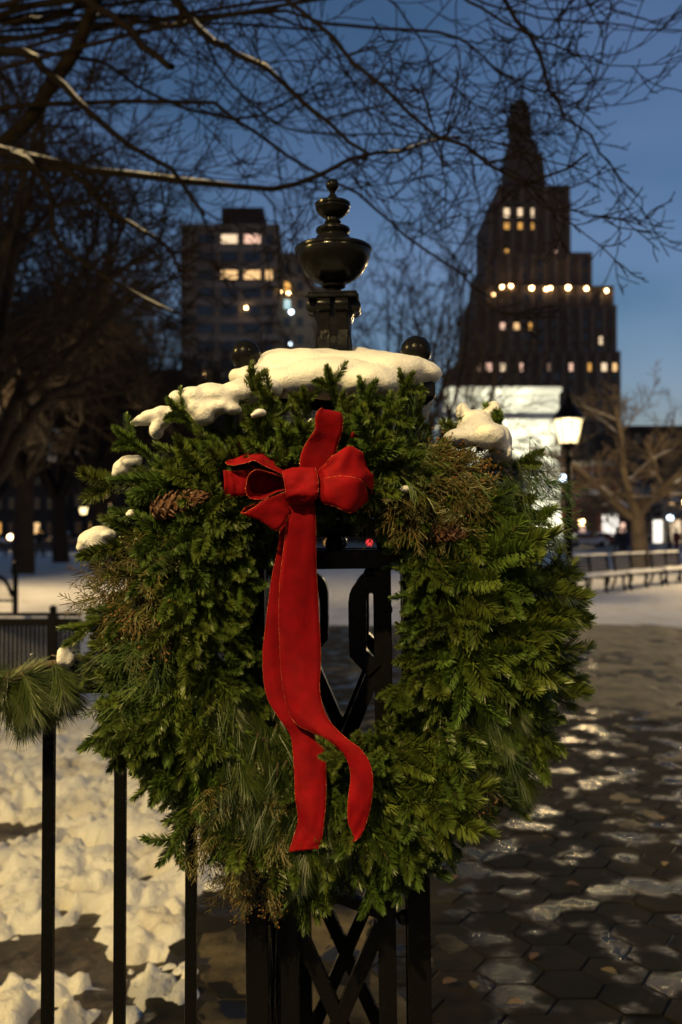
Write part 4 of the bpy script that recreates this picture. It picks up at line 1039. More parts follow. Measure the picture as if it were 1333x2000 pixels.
def shoot(sp, rg, p0, d0, L, nl, nw, dens, flat=0.3, ang=1.0, curve=0.15, rows=2, bend=0.25, dorsal=np.array([0, 1.0, 0]), stem=0.0016, tipfan=0.35):
    n = 8; bendv = rg.normal(0, bend, 3); pts = [p0]; d = unit(d0)
    for i in range(n-1): d = unit(d + bendv*0.15 + rg.normal(0, 0.03, 3)); pts.append(pts[-1]+d*L/(n-1))
    pts = np.array(pts); sp.add(*tube_batch([(pts, np.linspace(stem, stem*0.6, n))], 4), 1)
    m = int(L*dens); t = rg.uniform(0.02, 1.0, m)**0.9; f = t*(n-1); i = np.minimum(f.astype(int), n-2); fr = (f-i)[:, None]
    base = pts[i]*(1-fr) + pts[i+1]*fr; ax_ = pts[i+1]-pts[i]; ax_ /= np.linalg.norm(ax_, axis=1, keepdims=True)
    psi = rg.uniform(0, 2*np.pi, m)
    e1 = np.cross(ax_, dorsal); e1 /= np.linalg.norm(e1, axis=1, keepdims=True)+1e-9; e2 = np.cross(e1, ax_)
    rad = e1*np.cos(psi)[:, None] + e2*(np.sin(psi)*(1-flat) + flat*0.5)[:, None]; rad /= np.linalg.norm(rad, axis=1, keepdims=True)+1e-9
    a = ang*(1 - (1-tipfan)*np.clip((t-0.8)/0.2, 0, 1)) + rg.normal(0, 0.08, m)
    dn = ax_*np.cos(a)[:, None] + rad*np.sin(a)[:, None]
    Ln = nl*rg.uniform(0.8, 1.1, m)*(1-0.3*t**4)*(0.75+0.25*np.minimum(t*6, 1))
    sp.add(*kites(base, dn, ax_*0.6+e2*0.4, Ln, np.full(m, nw)*rg.uniform(.85, 1.1, m), curve, rows), 0)
    return pts
def fir_mesh(seed):
    rg = np.random.default_rng(seed); sp = Sp(); L = rg.uniform(0.085, 0.12)
    p = shoot(sp, rg, np.zeros(3), np.array([0, 0, 1.0]), L, .0185, .0024, 3700, flat=.35, ang=0.92)
    for s in (-1, 1):
        for q in range(rg.integers(1, 3)):
            i = rg.integers(1, 5); shoot(sp, rg, p[i], np.array([s*0.75, rg.uniform(-.1, .25), 0.8]), L*rg.uniform(.4, .62), .0170, .0023, 3700, flat=.35, ang=0.92)
    return sp.mesh('fir_sprig', [M['needle'], M['twig']])
def noble_mesh(seed):
    rg = np.random.default_rng(seed); sp = Sp(); L = rg.uniform(0.085, 0.13)
    p = shoot(sp, rg, np.zeros(3), np.array([0, 0, 1.0]), L, .024, .0022, 3600, flat=.55, ang=1.05, curve=0.30, rows=3, bend=.4, tipfan=.5)
    if rg.random() < .6:
        s = rg.choice([-1, 1]); shoot(sp, rg, p[3], np.array([s*0.8, .1, .8]), L*.55, .021, .0021, 3600, flat=.55, ang=1.05, curve=.3, rows=3)
    return sp.mesh('noble_fir_sprig', [M['needle_y'], M['twig']])
def pine_mesh(seed, nl=.085):
    rg = np.random.default_rng(seed); sp = Sp()
    shoot(sp, rg, np.zeros(3), np.array([0, 0, 1.0]), .07, nl, .0011, 3000, flat=.1, ang=.42, curve=-.25, rows=3, stem=.0022, tipfan=.6)
    return sp.mesh('pine_sprig', [M['pine'], M['twig']])
def frond(rg, br, p, d, L, lvl, maxl, spread, r, droop, plan, berries):
    n = 5; pts = [p]; dd = unit(d)
    for i in range(n-1): dd = unit(dd + rg.normal(0, .09, 3) + np.array([0, -droop, 0])); pts.append(pts[-1]+dd*L/(n-1))
    pts = np.array(pts); br.append((pts, np.linspace(r, r*.7, n)))
    if lvl < maxl:
        m = {0: 9, 1: 7, 2: 5}[lvl]
        for q in range(m):
            t = .15+.8*(q+.5)/m; i = min(int(t*(n-1)), n-2); s = 1 if q % 2 else -1
            lat = unit(np.cross(dd, np.array([0, 1.0, 0]))*s + np.array([0, rg.normal(0, plan), 0]) + rg.normal(0, plan*.6, 3))
            frond(rg, br, pts[i], unit(dd*math.cos(spread)+lat*math.sin(spread)), L*(.52-.22*t)*rg.uniform(.8, 1.2), lvl+1, maxl, spread, r*.85, droop, plan, berries)
    elif rg.random() < berries: br_pts.append(pts[-1])
br_pts = []
def frond_mesh(name, seed, L, spread, r, droop, plan, m, berries=0, bm_='berry', maxl=2, bs=.0024):
    global br_pts
    rg = np.random.default_rng(seed); br = []; br_pts = []
    frond(rg, br, np.zeros(3), np.array([0, 0, 1.0]), L, 0, maxl, spread, r, droop, plan, berries)
    sp = Sp(); sp.add(*tube_batch(br, 3), 0)
    if br_pts:
        dirs = []
        for p in br_pts:
            zz_ = np.array([-.9, -.45, 0.45, .9])*bs
            dirs.append((np.stack([np.full(4, p[0]), np.full(4, p[1]), p[2]+zz_], 1), np.array([.35, .9, .9, .35])*bs))
        sp.add(*tube_batch(dirs, 6), 1)
    return sp.mesh(name, [M[m], M[bm_]])

KIT = {'fir': [fir_mesh(100+i) for i in range(10)], 'noble': [noble_mesh(200+i) for i in range(8)], 'pine': [pine_mesh(300+i) for i in range(5)],
       'juniper': [frond_mesh('juniper_sprig', 400+i, .115, .62, .0011, .03, .45, 'juniper', .10) for i in range(6)],
       'cedar': [frond_mesh('cedar_sprig', 500+i, .16, .42, .0011, .075, .10, 'cedar', .0) for i in range(6)],
       'seed': [frond_mesh('seeded_cedar_sprig', 600+i, .10, .5, .0010, .05, .35, 'juniper', .45, 'seed', bs=.0021) for i in range(3)]}
NAME = {'fir': 'fir_sprig', 'noble': 'noble_fir_sprig', 'pine': 'pine_sprig', 'juniper': 'juniper_sprig', 'cedar': 'cedar_sprig', 'seed': 'seeded_cedar_sprig'}

def sprig_matrix(p, d, dorsal, sc, roll=0):
    z = Vector(d).normalized(); y = Vector(dorsal); y = (y - z*y.dot(z)).normalized(); x = y.cross(z)
    R = Matrix((x, y, z)).transposed().to_4x4()
    return Matrix.Translation(p) @ R @ Matrix.Rotation(roll, 4, 'Z') @ Matrix.Diagonal((sc, sc, sc, 1))

# ------------------------------------------------------------------ wreath
WD = 1.70; WC = P(640, 1240, WD); wp = F/WD           # px per metre in the wreath plane
wr = empty('wreath', WC); tag(wr, 'big round evergreen wreath of mixed fir, cedar and pine with cones on the gate pier', 'wreath')
b = MB(); n = 64
for rr_, yy in ((.300, 0.02), (.335, .05), (.265, .05)):
    b.tube([(rr_*math.cos(2*math.pi*i/n), yy, rr_*math.sin(2*math.pi*i/n)) for i in range(n+1)], .045 if rr_ == .3 else .03, 8, cap=False)
b.build('twig_ring', M['cone_core'], wr, 60)
TR, TT, TD_ = .300, .135, .098
OUTL = [(0, 468), (20, 460), (35, 460), (48, 440), (57, 425), (66, 410), (75, 430), (90, 430), (110, 440), (125, 455), (140, 460), (150, 455), (165, 460), (180, 465), (200, 465), (215, 470), (235, 490), (250, 495), (262, 500), (275, 485), (290, 485), (300, 485), (315, 475), (330, 475), (340, 475), (350, 475), (360, 468)]
INN = [(0, 150), (30, 190), (60, 240), (90, 235), (120, 220), (150, 180), (180, 140), (210, 150), (240, 195), (270, 205), (300, 200), (330, 165), (360, 150)]
def interp(tab, a): return np.interp(a % 360, [t[0] for t in tab], [t[1] for t in tab])
ZONES = [  # px, py, rx, ry, kind, probability
    (250, 1125, 105, 95, 'juniper', .85), (285, 1190, 50, 45, 'seed', .6), (300, 1250, 60, 110, 'cedar', .85), (505, 1440, 75, 150, 'pine', .85),
    (470, 1600, 95, 150, 'juniper', .8), (500, 1700, 50, 60, 'seed', .5), (905, 925, 95, 75, 'seed', .7), (830, 990, 110, 80, 'juniper', .85), (1020, 960, 70, 110, 'cedar', .85),
    (950, 1420, 90, 110, 'pine', .7), (900, 1390, 40, 80, 'cedar', .6), (915, 1520, 45, 45, 'seed', .8), (800, 900, 70, 50, 'cedar', .9), (600, 1560, 60, 120, 'pine', .5),
    (1030, 1180, 160, 200, 'noble', .9), (900, 1330, 120, 100, 'noble', .7), (820, 1500, 90, 80, 'noble', .5), (640, 1640, 80, 60, 'pine', .6)]
def kind_at(px, py, rg):
    for zx, zy, rx, ry, kd, pr in ZONES:
        if ((px-zx)/rx)**2 + ((py-zy)/ry)**2 < 1 and rg.random() < pr: return kd
    return 'fir'
CONES = [(342, 985, 60, 38), (862, 1040, 34, 20), (795, 1500, 26, 18), (395, 1505, 20, 20)]
def on_cone(mtx, L):
    for t in (.35, .7, 1.0):
        v = mtx @ Vector((0, 0, L*t)); px, py = 640+v.x*wp*1.05, 1240-v.z*wp*1.05
        for cx, cy_, rx, ry in CONES:
            if ((px-cx)/rx)**2 + ((py-cy_)/ry)**2 < 1: return True
    return False
rg = np.random.default_rng(4242)
def ring_pos(a, s, layer):
    """a degrees, s in -1 (inner edge) .. 1 (outer edge)"""
    ro, ri = interp(OUTL, a)/wp, interp(INN, a)/wp
    rc, rt = (ro+ri)/2, (ro-ri)/2
    q = rc + rt*s; y = -TD_*math.sqrt(max(0, 1-s*s))*layer
    return q*math.cos(math.radians(a)), y, q*math.sin(math.radians(a))
def place(layer, i, tot):
    a = (i*137.508 + rg.uniform(-4, 4)) % 360; s = rg.uniform(-0.92, 0.90)
    x, y, z = ring_pos(a, s, layer)
    px, py = 640 + x*wp, 1240 - z*wp
    kd = kind_at(px, py, rg)
    er = np.array([math.cos(math.radians(a)), 0, math.sin(math.radians(a))]); et = np.array([-er[2], 0, er[0]])
    d = er*(0.35+0.85*s) + np.array([0, -1, 0])*(0.08+0.25*(1-abs(s))*layer) + np.array([0, 0, -0.50]) + et*rg.normal(0, .45)
    if s < -.55: d = er*(-.45) + np.array([0, -.35, -.55]) + et*rg.normal(0, .5)
    if 55 < a < 125: d = d + np.array([0, 0, .45])
    sc = rg.uniform(.85, 1.3)*(0.75 if s < -.5 else 1)
    if kd in ('cedar', 'pine', 'seed', 'juniper'): d = d + np.array([0, -.15, -.75])
    if kd == 'noble': d = d + np.array([.45, 0, .1])
    d = unit(d); L = {'fir': .10, 'noble': .10, 'pine': .13, 'juniper': .11, 'cedar': .15, 'seed': .10}[kd]*sc
    # keep the tip inside the outline: pull the base back along the sprig
    tip = np.array([x, y, z]) + d*L*.5; rt_ = math.hypot(tip[0], tip[2]); at = math.degrees(math.atan2(tip[2], tip[0]))
    lim_ = interp(OUTL, at)/wp*rg.uniform(.86, 1.05); base = np.array([x, y, z]) - d*L*.5
    if rt_ > lim_: base -= np.array([tip[0], 0, tip[2]])/rt_*(rt_-lim_)
    li = interp(INN, at)/wp*.92
    if rt_ < li: base += np.array([tip[0], 0, tip[2]])/max(rt_, .01)*(li-rt_)
    dorsal = np.array([0, -1, 0.35]) if kd != 'cedar' else np.array([0, -1, .1])
    return kd, sprig_matrix(base, d, dorsal + rg.normal(0, .25, 3), sc, rg.normal(0, .4))
# hidden under-layer, joined
Vs, Qs, Is, off = [], [], [], 0
cache = {}
def arrays(me):
    if me.name not in cache:
        v = np.empty(len(me.vertices)*3, np.float32); me.vertices.foreach_get('co', v); q = np.empty(len(me.polygons)*4, np.int32); me.loops.foreach_get('vertex_index', q)
        mi = np.empty(len(me.polygons), np.int32); me.polygons.foreach_get('material_index', mi); cache[me.name] = (v.reshape(-1, 3), q.reshape(-1, 4), mi)
    return cache[me.name]
for i in range(330):
    kd, mtx = place(.35, i, 330); kd = 'fir' if kd != 'noble' else kd
    v, q, mi = arrays(KIT['fir'][i % 10]); m4 = np.array(mtx)
    Vs.append(v @ m4[:3, :3].T + m4[:3, 3]); Qs.append(q+off); Is.append(mi); off += len(v)
me = np_mesh('inner_foliage', np.concatenate(Vs), np.concatenate(Qs), False, np.concatenate(Is))
me.materials.append(M['needle']); me.materials.append(M['twig'])
tag(link('inner_foliage', me, wr), kind='stuff')
cnt = {}
for i in range(480):
    kd, mtx = place(1.0, i+3, 480)
    if cnt.get(kd, 0) >= 298 or on_cone(mtx, .11): continue
    cnt[kd] = cnt.get(kd, 0)+1
    lst = KIT[kd]; o = link(NAME[kd], lst[i % len(lst)], wr); o.matrix_local = mtx
# tufts of the other greens, standing proud of the fir
for zx, zy, rx, ry, kd, pr in ZONES:
    if kd == 'noble': continue
    for q in range(int(4 + rx*ry/900)):
        aa, rr2 = rg.uniform(0, 2*math.pi), math.sqrt(rg.uniform(0, 1))*.85
        px, py = zx+rx*rr2*math.cos(aa), zy+ry*rr2*math.sin(aa)
        x, z = (px-640)/wp, (1240-py)/wp; a = math.degrees(math.atan2(z, x)); ro, ri = interp(OUTL, a)/wp, interp(INN, a)/wp
        s_ = max(-.95, min(.95, (math.hypot(x, z)-(ro+ri)/2)/((ro-ri)/2))); y = -TD_*math.sqrt(1-s_*s_)*1.08
        er = np.array([x, 0, z])/math.hypot(x, z)
        d = unit(er*(.25+.3*s_) + np.array([rg.normal(0, .35), -.35, -.75 if kd in ('cedar', 'pine') else -.35]) + rg.normal(0, .2, 3))
        sc = rg.uniform(.6, .95); lst = KIT[kd]; L = .10*sc
        mtx = sprig_matrix(np.array([x, y, z])-d*L*.45, d, np.array([0, -1, .25])+rg.normal(0, .25, 3), sc, rg.normal(0, .4))
        if on_cone(mtx, .11): continue
        o = link(NAME[kd], lst[q % len(lst)], wr); o.matrix_local = mtx
# hand-placed sprigs that stick out of the outline: base px, tip px, distance, kind
for (x0, y0, x1, y1, D, kd, sc) in ((660, 800, 645, 722, 1.62, 'fir', .8), (545, 800, 495, 742, 1.60, 'fir', 1.0), (770, 800, 812, 742, 1.62, 'fir', .85), (390, 850, 335, 785, 1.62, 'fir', .9), (450, 800, 520, 745, 1.63, 'fir', .8),
        (300, 900, 232, 840, 1.64, 'fir', 1.0), (270, 950, 150, 947, 1.66, 'noble', 1.0), (1040, 1130, 1128, 1100, 1.64, 'noble', 1.0), (1020, 1190, 1130, 1152, 1.62, 'noble', 1.15), (1020, 1195, 1120, 1216, 1.64, 'noble', 1.0), (1030, 1300, 1130, 1335, 1.63, 'noble', 1.05), (1000, 1240, 1105, 1290, 1.63, 'noble', 1.0),
        (960, 860, 985, 790, 1.68, 'noble', .85), (900, 880, 890, 800, 1.70, 'noble', .7), (1000, 920, 1045, 880, 1.66, 'noble', .8), (700, 1690, 735, 1775, 1.60, 'fir', .9), (440, 1215, 500, 1212, 1.66, 'fir', .6), (430, 1160, 470, 1130, 1.66, 'fir', .6), (700, 1480, 630, 1475, 1.55, 'fir', .6), (760, 1470, 720, 1500, 1.57, 'fir', .6),
        (1010, 1010, 1085, 1025, 1.66, 'noble', .8), (640, 830, 690, 790, 1.6, 'fir', .8), (720, 850, 790, 800, 1.61, 'fir', .9), (840, 860, 800, 780, 1.66, 'fir', .8), (690, 830, 740, 760, 1.63, 'fir', .8), (600, 820, 600, 760, 1.63, 'fir', .8)):
    a_, b_ = P(x0, y0, D+.03)-WC, P(x1, y1, D-.01)-WC
    d = b_-a_; ln = {'fir': .10, 'noble': .105}[kd]
    o = link(NAME[kd], KIT[kd][int(x0+y0) % len(KIT[kd])], wr); o.matrix_local = sprig_matrix(a_, d, (0, -.9, .5), d.length/ln, 0)
# pine cones wired into the wreath
def scale_mesh():
    b = MB()
    top = [(0, 0, 0.0), (.0052, .006, .0012), (.0066, .0125, .0022), (.0035, .0165, .0036), (0, .0178, .0050), (-.0035, .0165, .0036), (-.0066, .0125, .0022), (-.0052, .006, .0012)]
    bot = [(x, y, z-.0022) for x, y, z in top]
    b._add(top+bot, [tuple(range(8)), tuple(reversed(range(8, 16)))] + [(i, (i+1) % 8, 8+(i+1) % 8, 8+i) for i in range(8)])
    me = bpy.data.meshes.new('scale'); me.from_pydata(b.v, [], b.f); me.materials.append(M['cone']); me.update(); return me
scm = scale_mesh()
for (px, py, D, dx_, dz_, sc) in ((345, 985, 1.600, .9, .25, .95), (862, 1040, 1.618, .9, -.05, .8), (795, 1500, 1.63, .8, -.5, .8), (395, 1505, 1.64, -.4, -.8, .7)):
    L = .095
    b = MB(); b.lathe([(.004, -L/2), (.014, -L*.38), (.016, -L*.1), (.012, L*.25), (.004, L/2)], n=12); c = b.build('pine_cone', M['cone_core'], wr, 60)
    c.matrix_local = sprig_matrix(P(px, py, D)-WC, (dx_, -.25, dz_), (0, -1, .3), sc)
    N = 66
    for i in range(N):
        t = (i+.5)/N; z_ = -L/2 + L*t; a = i*2.39996; rr_ = .0135*math.sin(math.pi*min(1, t*.92+.10))**.6; s_ = .75+.45*math.sin(math.pi*(t*.8+.1)); el = .25+1.05*t+.35*math.sin(px*1.3+i*.9)*.4
        o = link('scale', scm, c)
        o.matrix_local = Matrix.Translation((0, 0, z_)) @ Matrix.Rotation(a, 4, 'Z') @ Matrix.Translation((0, rr_*.6, 0)) @ Matrix.Rotation(el, 4, 'X') @ Matrix.Diagonal((s_, s_, s_, 1))

# ------------------------------------------------------------------ garland on the fence
gw = P(60, 1330, 1.82); ga = empty('garland', gw); tag(ga, 'long-needled pine garland wound along the fence rail', 'garland')
rg = np.random.default_rng(77)
b = MB(); b.tube([P(x, y, D)-gw for x, y, D in ((-330, 1300, 1.83), (-150, 1315, 1.82), (0, 1322, 1.80), (80, 1300, 1.79), (170, 1290, 1.78))], .008, 8); b.build('garland_stem', M['twig'], ga, 60)
for i in range(34):
    x = rg.uniform(-300, 135); y = 1312 - max(0, (x-20))*0.15 + rg.normal(0, 14); D = 1.79+rg.normal(0, .02)
    d = np.array([rg.normal(.35, .5), -.35, rg.normal(-.55, .35)])
    o = link('pine_sprig', KIT['pine'][i % 5], ga); o.matrix_local = sprig_matrix(P(x, y, D)-gw, d, (0, -.4, 1), rg.uniform(.8, 1.15), rg.uniform(-1, 1))
for (x0, y0, x1, y1) in ((0, 1340, 130, 1262), (30, 1320, 115, 1390), (20, 1340, 60, 1420), (60, 1330, 130, 1370)):
    a_, b_ = P(x0, y0, 1.78)-gw, P(x1, y1, 1.74)-gw
    o = link('pine_sprig', KIT['pine'][x0 % 5], ga); o.matrix_local = sprig_matrix(a_, b_-a_, (0, -.4, 1), 1.0)

# ------------------------------------------------------------------ snow lying on pier and wreath
def ell(px, py, D, rx, ry, rz):          # radii in photo px (x), metres depth, px (z)
    return (P(px, py, D), (rx*D/F, ry, rz*D/F))
pc = pier.matrix_world @ Vector((0, 0, zc1))
s_ = lump('snow_heap', [ell(655, 738, 1.94, 195, .165, 26), ell(600, 722, 1.86, 110, .12, 38), ell(680, 724, 1.86, 120, .13, 36), ell(760, 732, 1.80, 90, .10, 34), ell(640, 738, 1.74, 105, .07, 38), ell(715, 748, 1.72, 70, .06, 32), ell(575, 745, 1.73, 75, .06, 30), ell(500, 745, 1.80, 45, .09, 28), ell(835, 733, 1.79, 30, .06, 18), ell(660, 715, 2.02, 130, .09, 34), ell(470, 738, 1.80, 22, .05, 14), ell(620, 712, 1.90, 105, .10, 26), ell(555, 712, 1.92, 50, .10, 24), ell(720, 716, 1.90, 80, .10, 22), ell(825, 728, 1.80, 34, .07, 18)], .006, .008, 9, it=5)
tag(s_, 'thick smooth snow heaped on top of the gate pier under the urn', 'snow')
clumps = [
    ('snow draped along the upper left shoulder of the wreath', [ell(x, y, D, rx, ry, rz) for x, y, D, rx, ry, rz in ((352, 780, 1.67, 22, .04, 15), (385, 778, 1.66, 36, .05, 20), (430, 775, 1.66, 45, .05, 20), (470, 768, 1.67, 40, .05, 22), (500, 762, 1.69, 34, .05, 22), (400, 806, 1.64, 24, .03, 26), (385, 795, 1.64, 22, .03, 18), (440, 792, 1.64, 22, .03, 15), (372, 790, 1.65, 14, .03, 14), (415, 760, 1.68, 30, .04, 10), (475, 752, 1.69, 26, .04, 12), (525, 760, 1.69, 30, .05, 20), (420, 798, 1.64, 26, .03, 14), (455, 800, 1.64, 18, .03, 12))]),
    ('flat snow tuft above the outermost upper fir tips left of the bow', [ell(x, y, D, rx, ry, rz) for x, y, D, rx, ry, rz in ((322, 808, 1.67, 22, .04, 14), (300, 815, 1.67, 24, .04, 12), (278, 822, 1.67, 16, .03, 9), (305, 842, 1.65, 11, .025, 16), (315, 826, 1.66, 16, .03, 12), (335, 812, 1.66, 16, .03, 12), (350, 800, 1.66, 16, .03, 13), (262, 828, 1.67, 9, .025, 6))]),
    ('thin snow wedge beside the horizontal fir tip', [ell(255, 903, 1.66, 22, .035, 12), ell(240, 914, 1.66, 18, .03, 14), ell(228, 926, 1.66, 8, .025, 10), ell(270, 896, 1.66, 9, .02, 7)]),
    ('rounded snow clump above the yellowish juniper', [ell(196, 1046, 1.65, 24, .04, 18), ell(176, 1056, 1.65, 20, .04, 18), ell(162, 1070, 1.65, 11, .03, 10), ell(214, 1044, 1.64, 12, .03, 9), ell(188, 1066, 1.64, 20, .03, 10)]),
    ('forked snow clump beside the gate pier cap on the cedar', [ell(930, 835, 1.68, 38, .05, 36), ell(905, 805, 1.69, 12, .03, 18), ell(962, 800, 1.69, 18, .03, 16), ell(975, 860, 1.67, 26, .04, 32), ell(900, 855, 1.66, 34, .04, 20), ell(955, 850, 1.64, 34, .04, 26), ell(990, 885, 1.66, 12, .03, 18)]),
    ('tiny snow lump among the fir above the bow', [ell(508, 806, 1.585, 16, .02, 9), ell(495, 812, 1.58, 9, .015, 7)]),
    ('small yellow-lit snow lump on the garland end', [ell(125, 1280, 1.74, 12, .025, 22), ell(138, 1290, 1.74, 9, .02, 14)]),
    ('bead of snow beside the dark pine cone', [ell(255, 1003, 1.62, 9, .015, 8)]),
    ('speck of snow on the pine garland', [ell(62, 1277, 1.76, 5, .01, 4)]),
    ('small snow remnant on the fir right above the upright loop', [ell(607, 822, 1.58, 9, .015, 10)]),
    ('snow remnant in the cedar right of the bow', [ell(795, 955, 1.585, 16, .02, 8)]),
]
for lb, el_ in clumps: tag(lump('snow_clump', el_, .004, .0045, 22, it=5), lb, 'snow', 'snow clumps on the greenery')

# ------------------------------------------------------------------ red velvet bow
KN = P(588, 952, 1.545)
bow = empty('ribbon_bow', KN); tag(bow, 'large red velvet bow with gold wired edges and two long tails on the wreath', 'bow')
def strip(name, Lp, Rp, n=40, m=9, bulge=0.0, wig=0.0, seed=0, wire=True, th=.0009):
    """ribbon between two edge curves (world points)"""
    A_ = catmull(np.array([list(p) for p in Lp]), n) - np.array(KN); B_ = catmull(np.array([list(p) for p in Rp]), n) - np.array(KN)
    t = np.linspace(0, 1, m)[None, :, None]; G = A_[:, None, :]*(1-t) + B_[:, None, :]*t
    du = np.gradient(G, axis=0); dv = np.gradient(G, axis=1); N = np.cross(du, dv); N /= np.linalg.norm(N, axis=2, keepdims=True)+1e-9
    tt = np.linspace(0, 1, m)[None, :]; ii = np.linspace(0, 1, n)[:, None]
    off_ = bulge*4*tt*(1-tt) + (wig*.55+.0012)*fbm(np.stack([ii*16+tt*3, tt*3.2+ii*2, ii*0+seed+tt*0], -1), 3, seed+50) + wig*fbm(np.stack([ii*5+tt*0, tt*1.6+ii*0, ii*0+seed+tt*0], -1), 3, seed)
    G = G + N*off_[..., None]
    V = np.concatenate([(G+N*th/2).reshape(-1, 3), (G-N*th/2).reshape(-1, 3)]); K = n*m
    i = np.arange((n-1)*(m-1)); r_, c_ = i//(m-1), i % (m-1); a = r_*m+c_
    Q = [np.stack([a, a+1, a+m+1, a+m], -1), np.stack([a, a+m, a+m+1, a+1], -1)+K]
    e = np.arange(n-1)*m; Q.append(np.stack([e, e+m, e+m+K, e+K], -1)); e = e+m-1; Q.append(np.stack([e+m, e, e+K, e+m+K], -1))
    c_ = np.arange(m-1); Q.append(np.stack([c_+1, c_, c_+K, c_+1+K], -1)); c2 = c_+(n-1)*m; Q.append(np.stack([c2, c2+1, c2+1+K, c2+K], -1))
    o = link(name, np_mesh(name, V, np.concatenate(Q)), bow, M['ribbon'])
    if wire:
        for col in (0, m-1):
            pts = G[:, col, :]; k_ = np.arange(n); V2, Q2 = tube_batch([(pts, np.full(n, .00052)*(1+.25*np.sin(k_*2.1)))], 5)
            link('gold_edge', np_mesh('gold_edge', V2, Q2), o, M['gold'])
    return o
def pts(l): return [P(*q) for q in l]
# tails
strip('tail', pts([(548, 985, 1.56), (545, 1060, 1.575), (530, 1130, 1.60), (518, 1220, 1.600), (513, 1290, 1.600), (520, 1355, 1.592), (545, 1402, 1.588), (568, 1438, 1.59), (575, 1500, 1.575), (577, 1560, 1.57), (582, 1600, 1.57), (572, 1640, 1.568), (564, 1664, 1.565)]),
      pts([(600, 985, 1.57), (612, 1060, 1.58), (605, 1130, 1.61), (598, 1220, 1.622), (595, 1290, 1.625), (600, 1355, 1.615), (615, 1402, 1.602), (632, 1438, 1.595), (637, 1500, 1.58), (637, 1560, 1.57), (634, 1600, 1.565), (629, 1640, 1.56), (622, 1658, 1.56)]), 70, 9, .004, .007, 3)
strip('tail', pts([(566, 985, 1.54), (561, 1020, 1.545), (548, 1125, 1.565), (545, 1200, 1.58), (548, 1290, 1.585), (556, 1360, 1.58), (575, 1410, 1.572), (612, 1432, 1.565), (650, 1450, 1.56), (676, 1480, 1.555), (686, 1512, 1.55), (681, 1560, 1.55), (681, 1605, 1.555), (690, 1632, 1.56), (684, 1654, 1.56)]),
      pts([(614, 985, 1.545), (617, 1020, 1.55), (618, 1100, 1.57), (623, 1200, 1.59), (627, 1280, 1.595), (625, 1350, 1.585), (640, 1402, 1.57), (672, 1438, 1.555), (705, 1465, 1.545), (722, 1495, 1.54), (728, 1530, 1.54), (724, 1575, 1.545), (715, 1610, 1.55), (704, 1636, 1.553), (688, 1653, 1.556)]), 80, 9, .004, .006, 5)
# loops: edge A (towards the camera) and edge B (towards the wreath), going out from the knot and back
def loop(name, A_, B_, **kw): strip(name, pts(A_), pts(B_), **kw)
loop('loop', [(590, 930, 1.54), (587, 900, 1.53), (598, 868, 1.525), (616, 840, 1.52), (618, 806, 1.515), (632, 800, 1.53), (636, 830, 1.56), (622, 880, 1.57), (606, 935, 1.56)],
             [(634, 935, 1.55), (650, 905, 1.55), (660, 870, 1.55), (668, 835, 1.545), (667, 806, 1.54), (656, 806, 1.56), (650, 840, 1.585), (640, 890, 1.585), (625, 935, 1.57)], n=44, seed=11, wig=.004)
loop('loop', [(612, 928, 1.550), (638, 908, 1.530), (662, 884, 1.515), (684, 871, 1.512), (708, 884, 1.520), (726, 912, 1.540), (732, 935, 1.565), (722, 950, 1.585), (690, 950, 1.590), (640, 948, 1.575)],
             [(614, 948, 1.545), (640, 941, 1.522), (668, 938, 1.508), (694, 938, 1.508), (714, 944, 1.520), (727, 955, 1.545), (730, 962, 1.570), (718, 965, 1.590), (688, 962, 1.595), (640, 956, 1.580)], n=50, seed=14, wig=.010, bulge=.001)
loop('loop', [(625, 930, 1.56), (668, 892, 1.565), (686, 850, 1.57), (696, 842, 1.58), (715, 862, 1.59), (712, 900, 1.595), (680, 930, 1.59), (630, 940, 1.57)],
             [(630, 935, 1.59), (690, 905, 1.60), (715, 860, 1.61), (722, 848, 1.62), (732, 872, 1.62), (728, 905, 1.62), (690, 935, 1.61), (635, 945, 1.59)], n=40, seed=17, wig=.003)
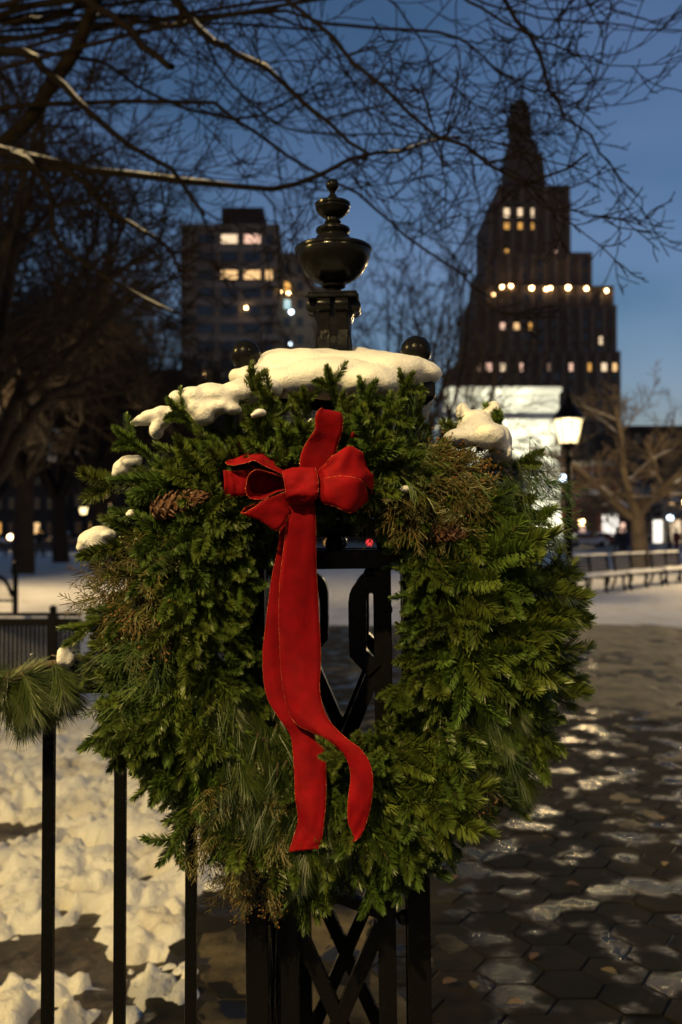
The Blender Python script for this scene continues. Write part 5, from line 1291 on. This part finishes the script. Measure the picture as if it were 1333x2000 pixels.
loop('loop', [(616, 945, 1.535), (632, 934, 1.515), (668, 930, 1.50), (700, 934, 1.505), (714, 950, 1.53), (716, 970, 1.55), (690, 965, 1.57), (640, 955, 1.565), (616, 955, 1.555)],
             [(618, 965, 1.545), (630, 982, 1.525), (655, 990, 1.515), (684, 1001, 1.52), (704, 990, 1.55), (708, 985, 1.57), (690, 985, 1.585), (640, 975, 1.58), (616, 965, 1.565)], n=44, seed=19, wig=.004, bulge=-.004)
loop('loop', [(570, 935, 1.545), (535, 918, 1.53), (498, 900, 1.52), (470, 905, 1.52), (445, 905, 1.53), (446, 900, 1.55), (480, 905, 1.56), (540, 925, 1.56), (570, 940, 1.56)],
             [(572, 925, 1.57), (545, 905, 1.58), (522, 880, 1.585), (495, 878, 1.585), (470, 890, 1.585), (458, 900, 1.59), (490, 912, 1.60), (545, 920, 1.59), (572, 930, 1.58)], n=44, seed=23, wig=.004)
loop('loop', [(566, 935, 1.54), (530, 922, 1.515), (497, 918, 1.505), (482, 940, 1.505), (485, 968, 1.51), (512, 975, 1.52), (540, 962, 1.53), (565, 955, 1.545)],
             [(568, 940, 1.575), (535, 935, 1.575), (508, 932, 1.58), (497, 942, 1.585), (500, 958, 1.585), (520, 962, 1.58), (545, 956, 1.575), (568, 952, 1.57)], n=44, seed=29, wig=.003)
strip('loop_end', pts([(560, 930, 1.56), (500, 918, 1.55), (460, 920, 1.545), (437, 919, 1.54)]), pts([(560, 965, 1.565), (505, 965, 1.555), (470, 968, 1.55), (437, 972, 1.545)]), 30, 9, .003, .006, 31)
loop('loop', [(564, 955, 1.54), (548, 965, 1.525), (520, 975, 1.515), (494, 992, 1.51), (478, 1003, 1.515), (471, 1000, 1.53), (490, 985, 1.55), (540, 970, 1.555), (566, 962, 1.555)],
             [(566, 975, 1.55), (566, 1000, 1.54), (556, 1022, 1.535), (538, 1037, 1.53), (515, 1020, 1.535), (492, 1006, 1.555), (500, 1000, 1.58), (545, 985, 1.58), (568, 975, 1.57)], n=44, seed=37, wig=.003)
# knot wrap
strip('knot', pts([(553, 922, 1.565), (553, 925, 1.53), (556, 945, 1.515), (560, 968, 1.515), (564, 985, 1.53), (566, 988, 1.565)]),
      pts([(612, 912, 1.565), (616, 915, 1.53), (622, 938, 1.512), (621, 965, 1.512), (614, 982, 1.53), (610, 986, 1.565)]), 30, 11, .002, .006, 41)
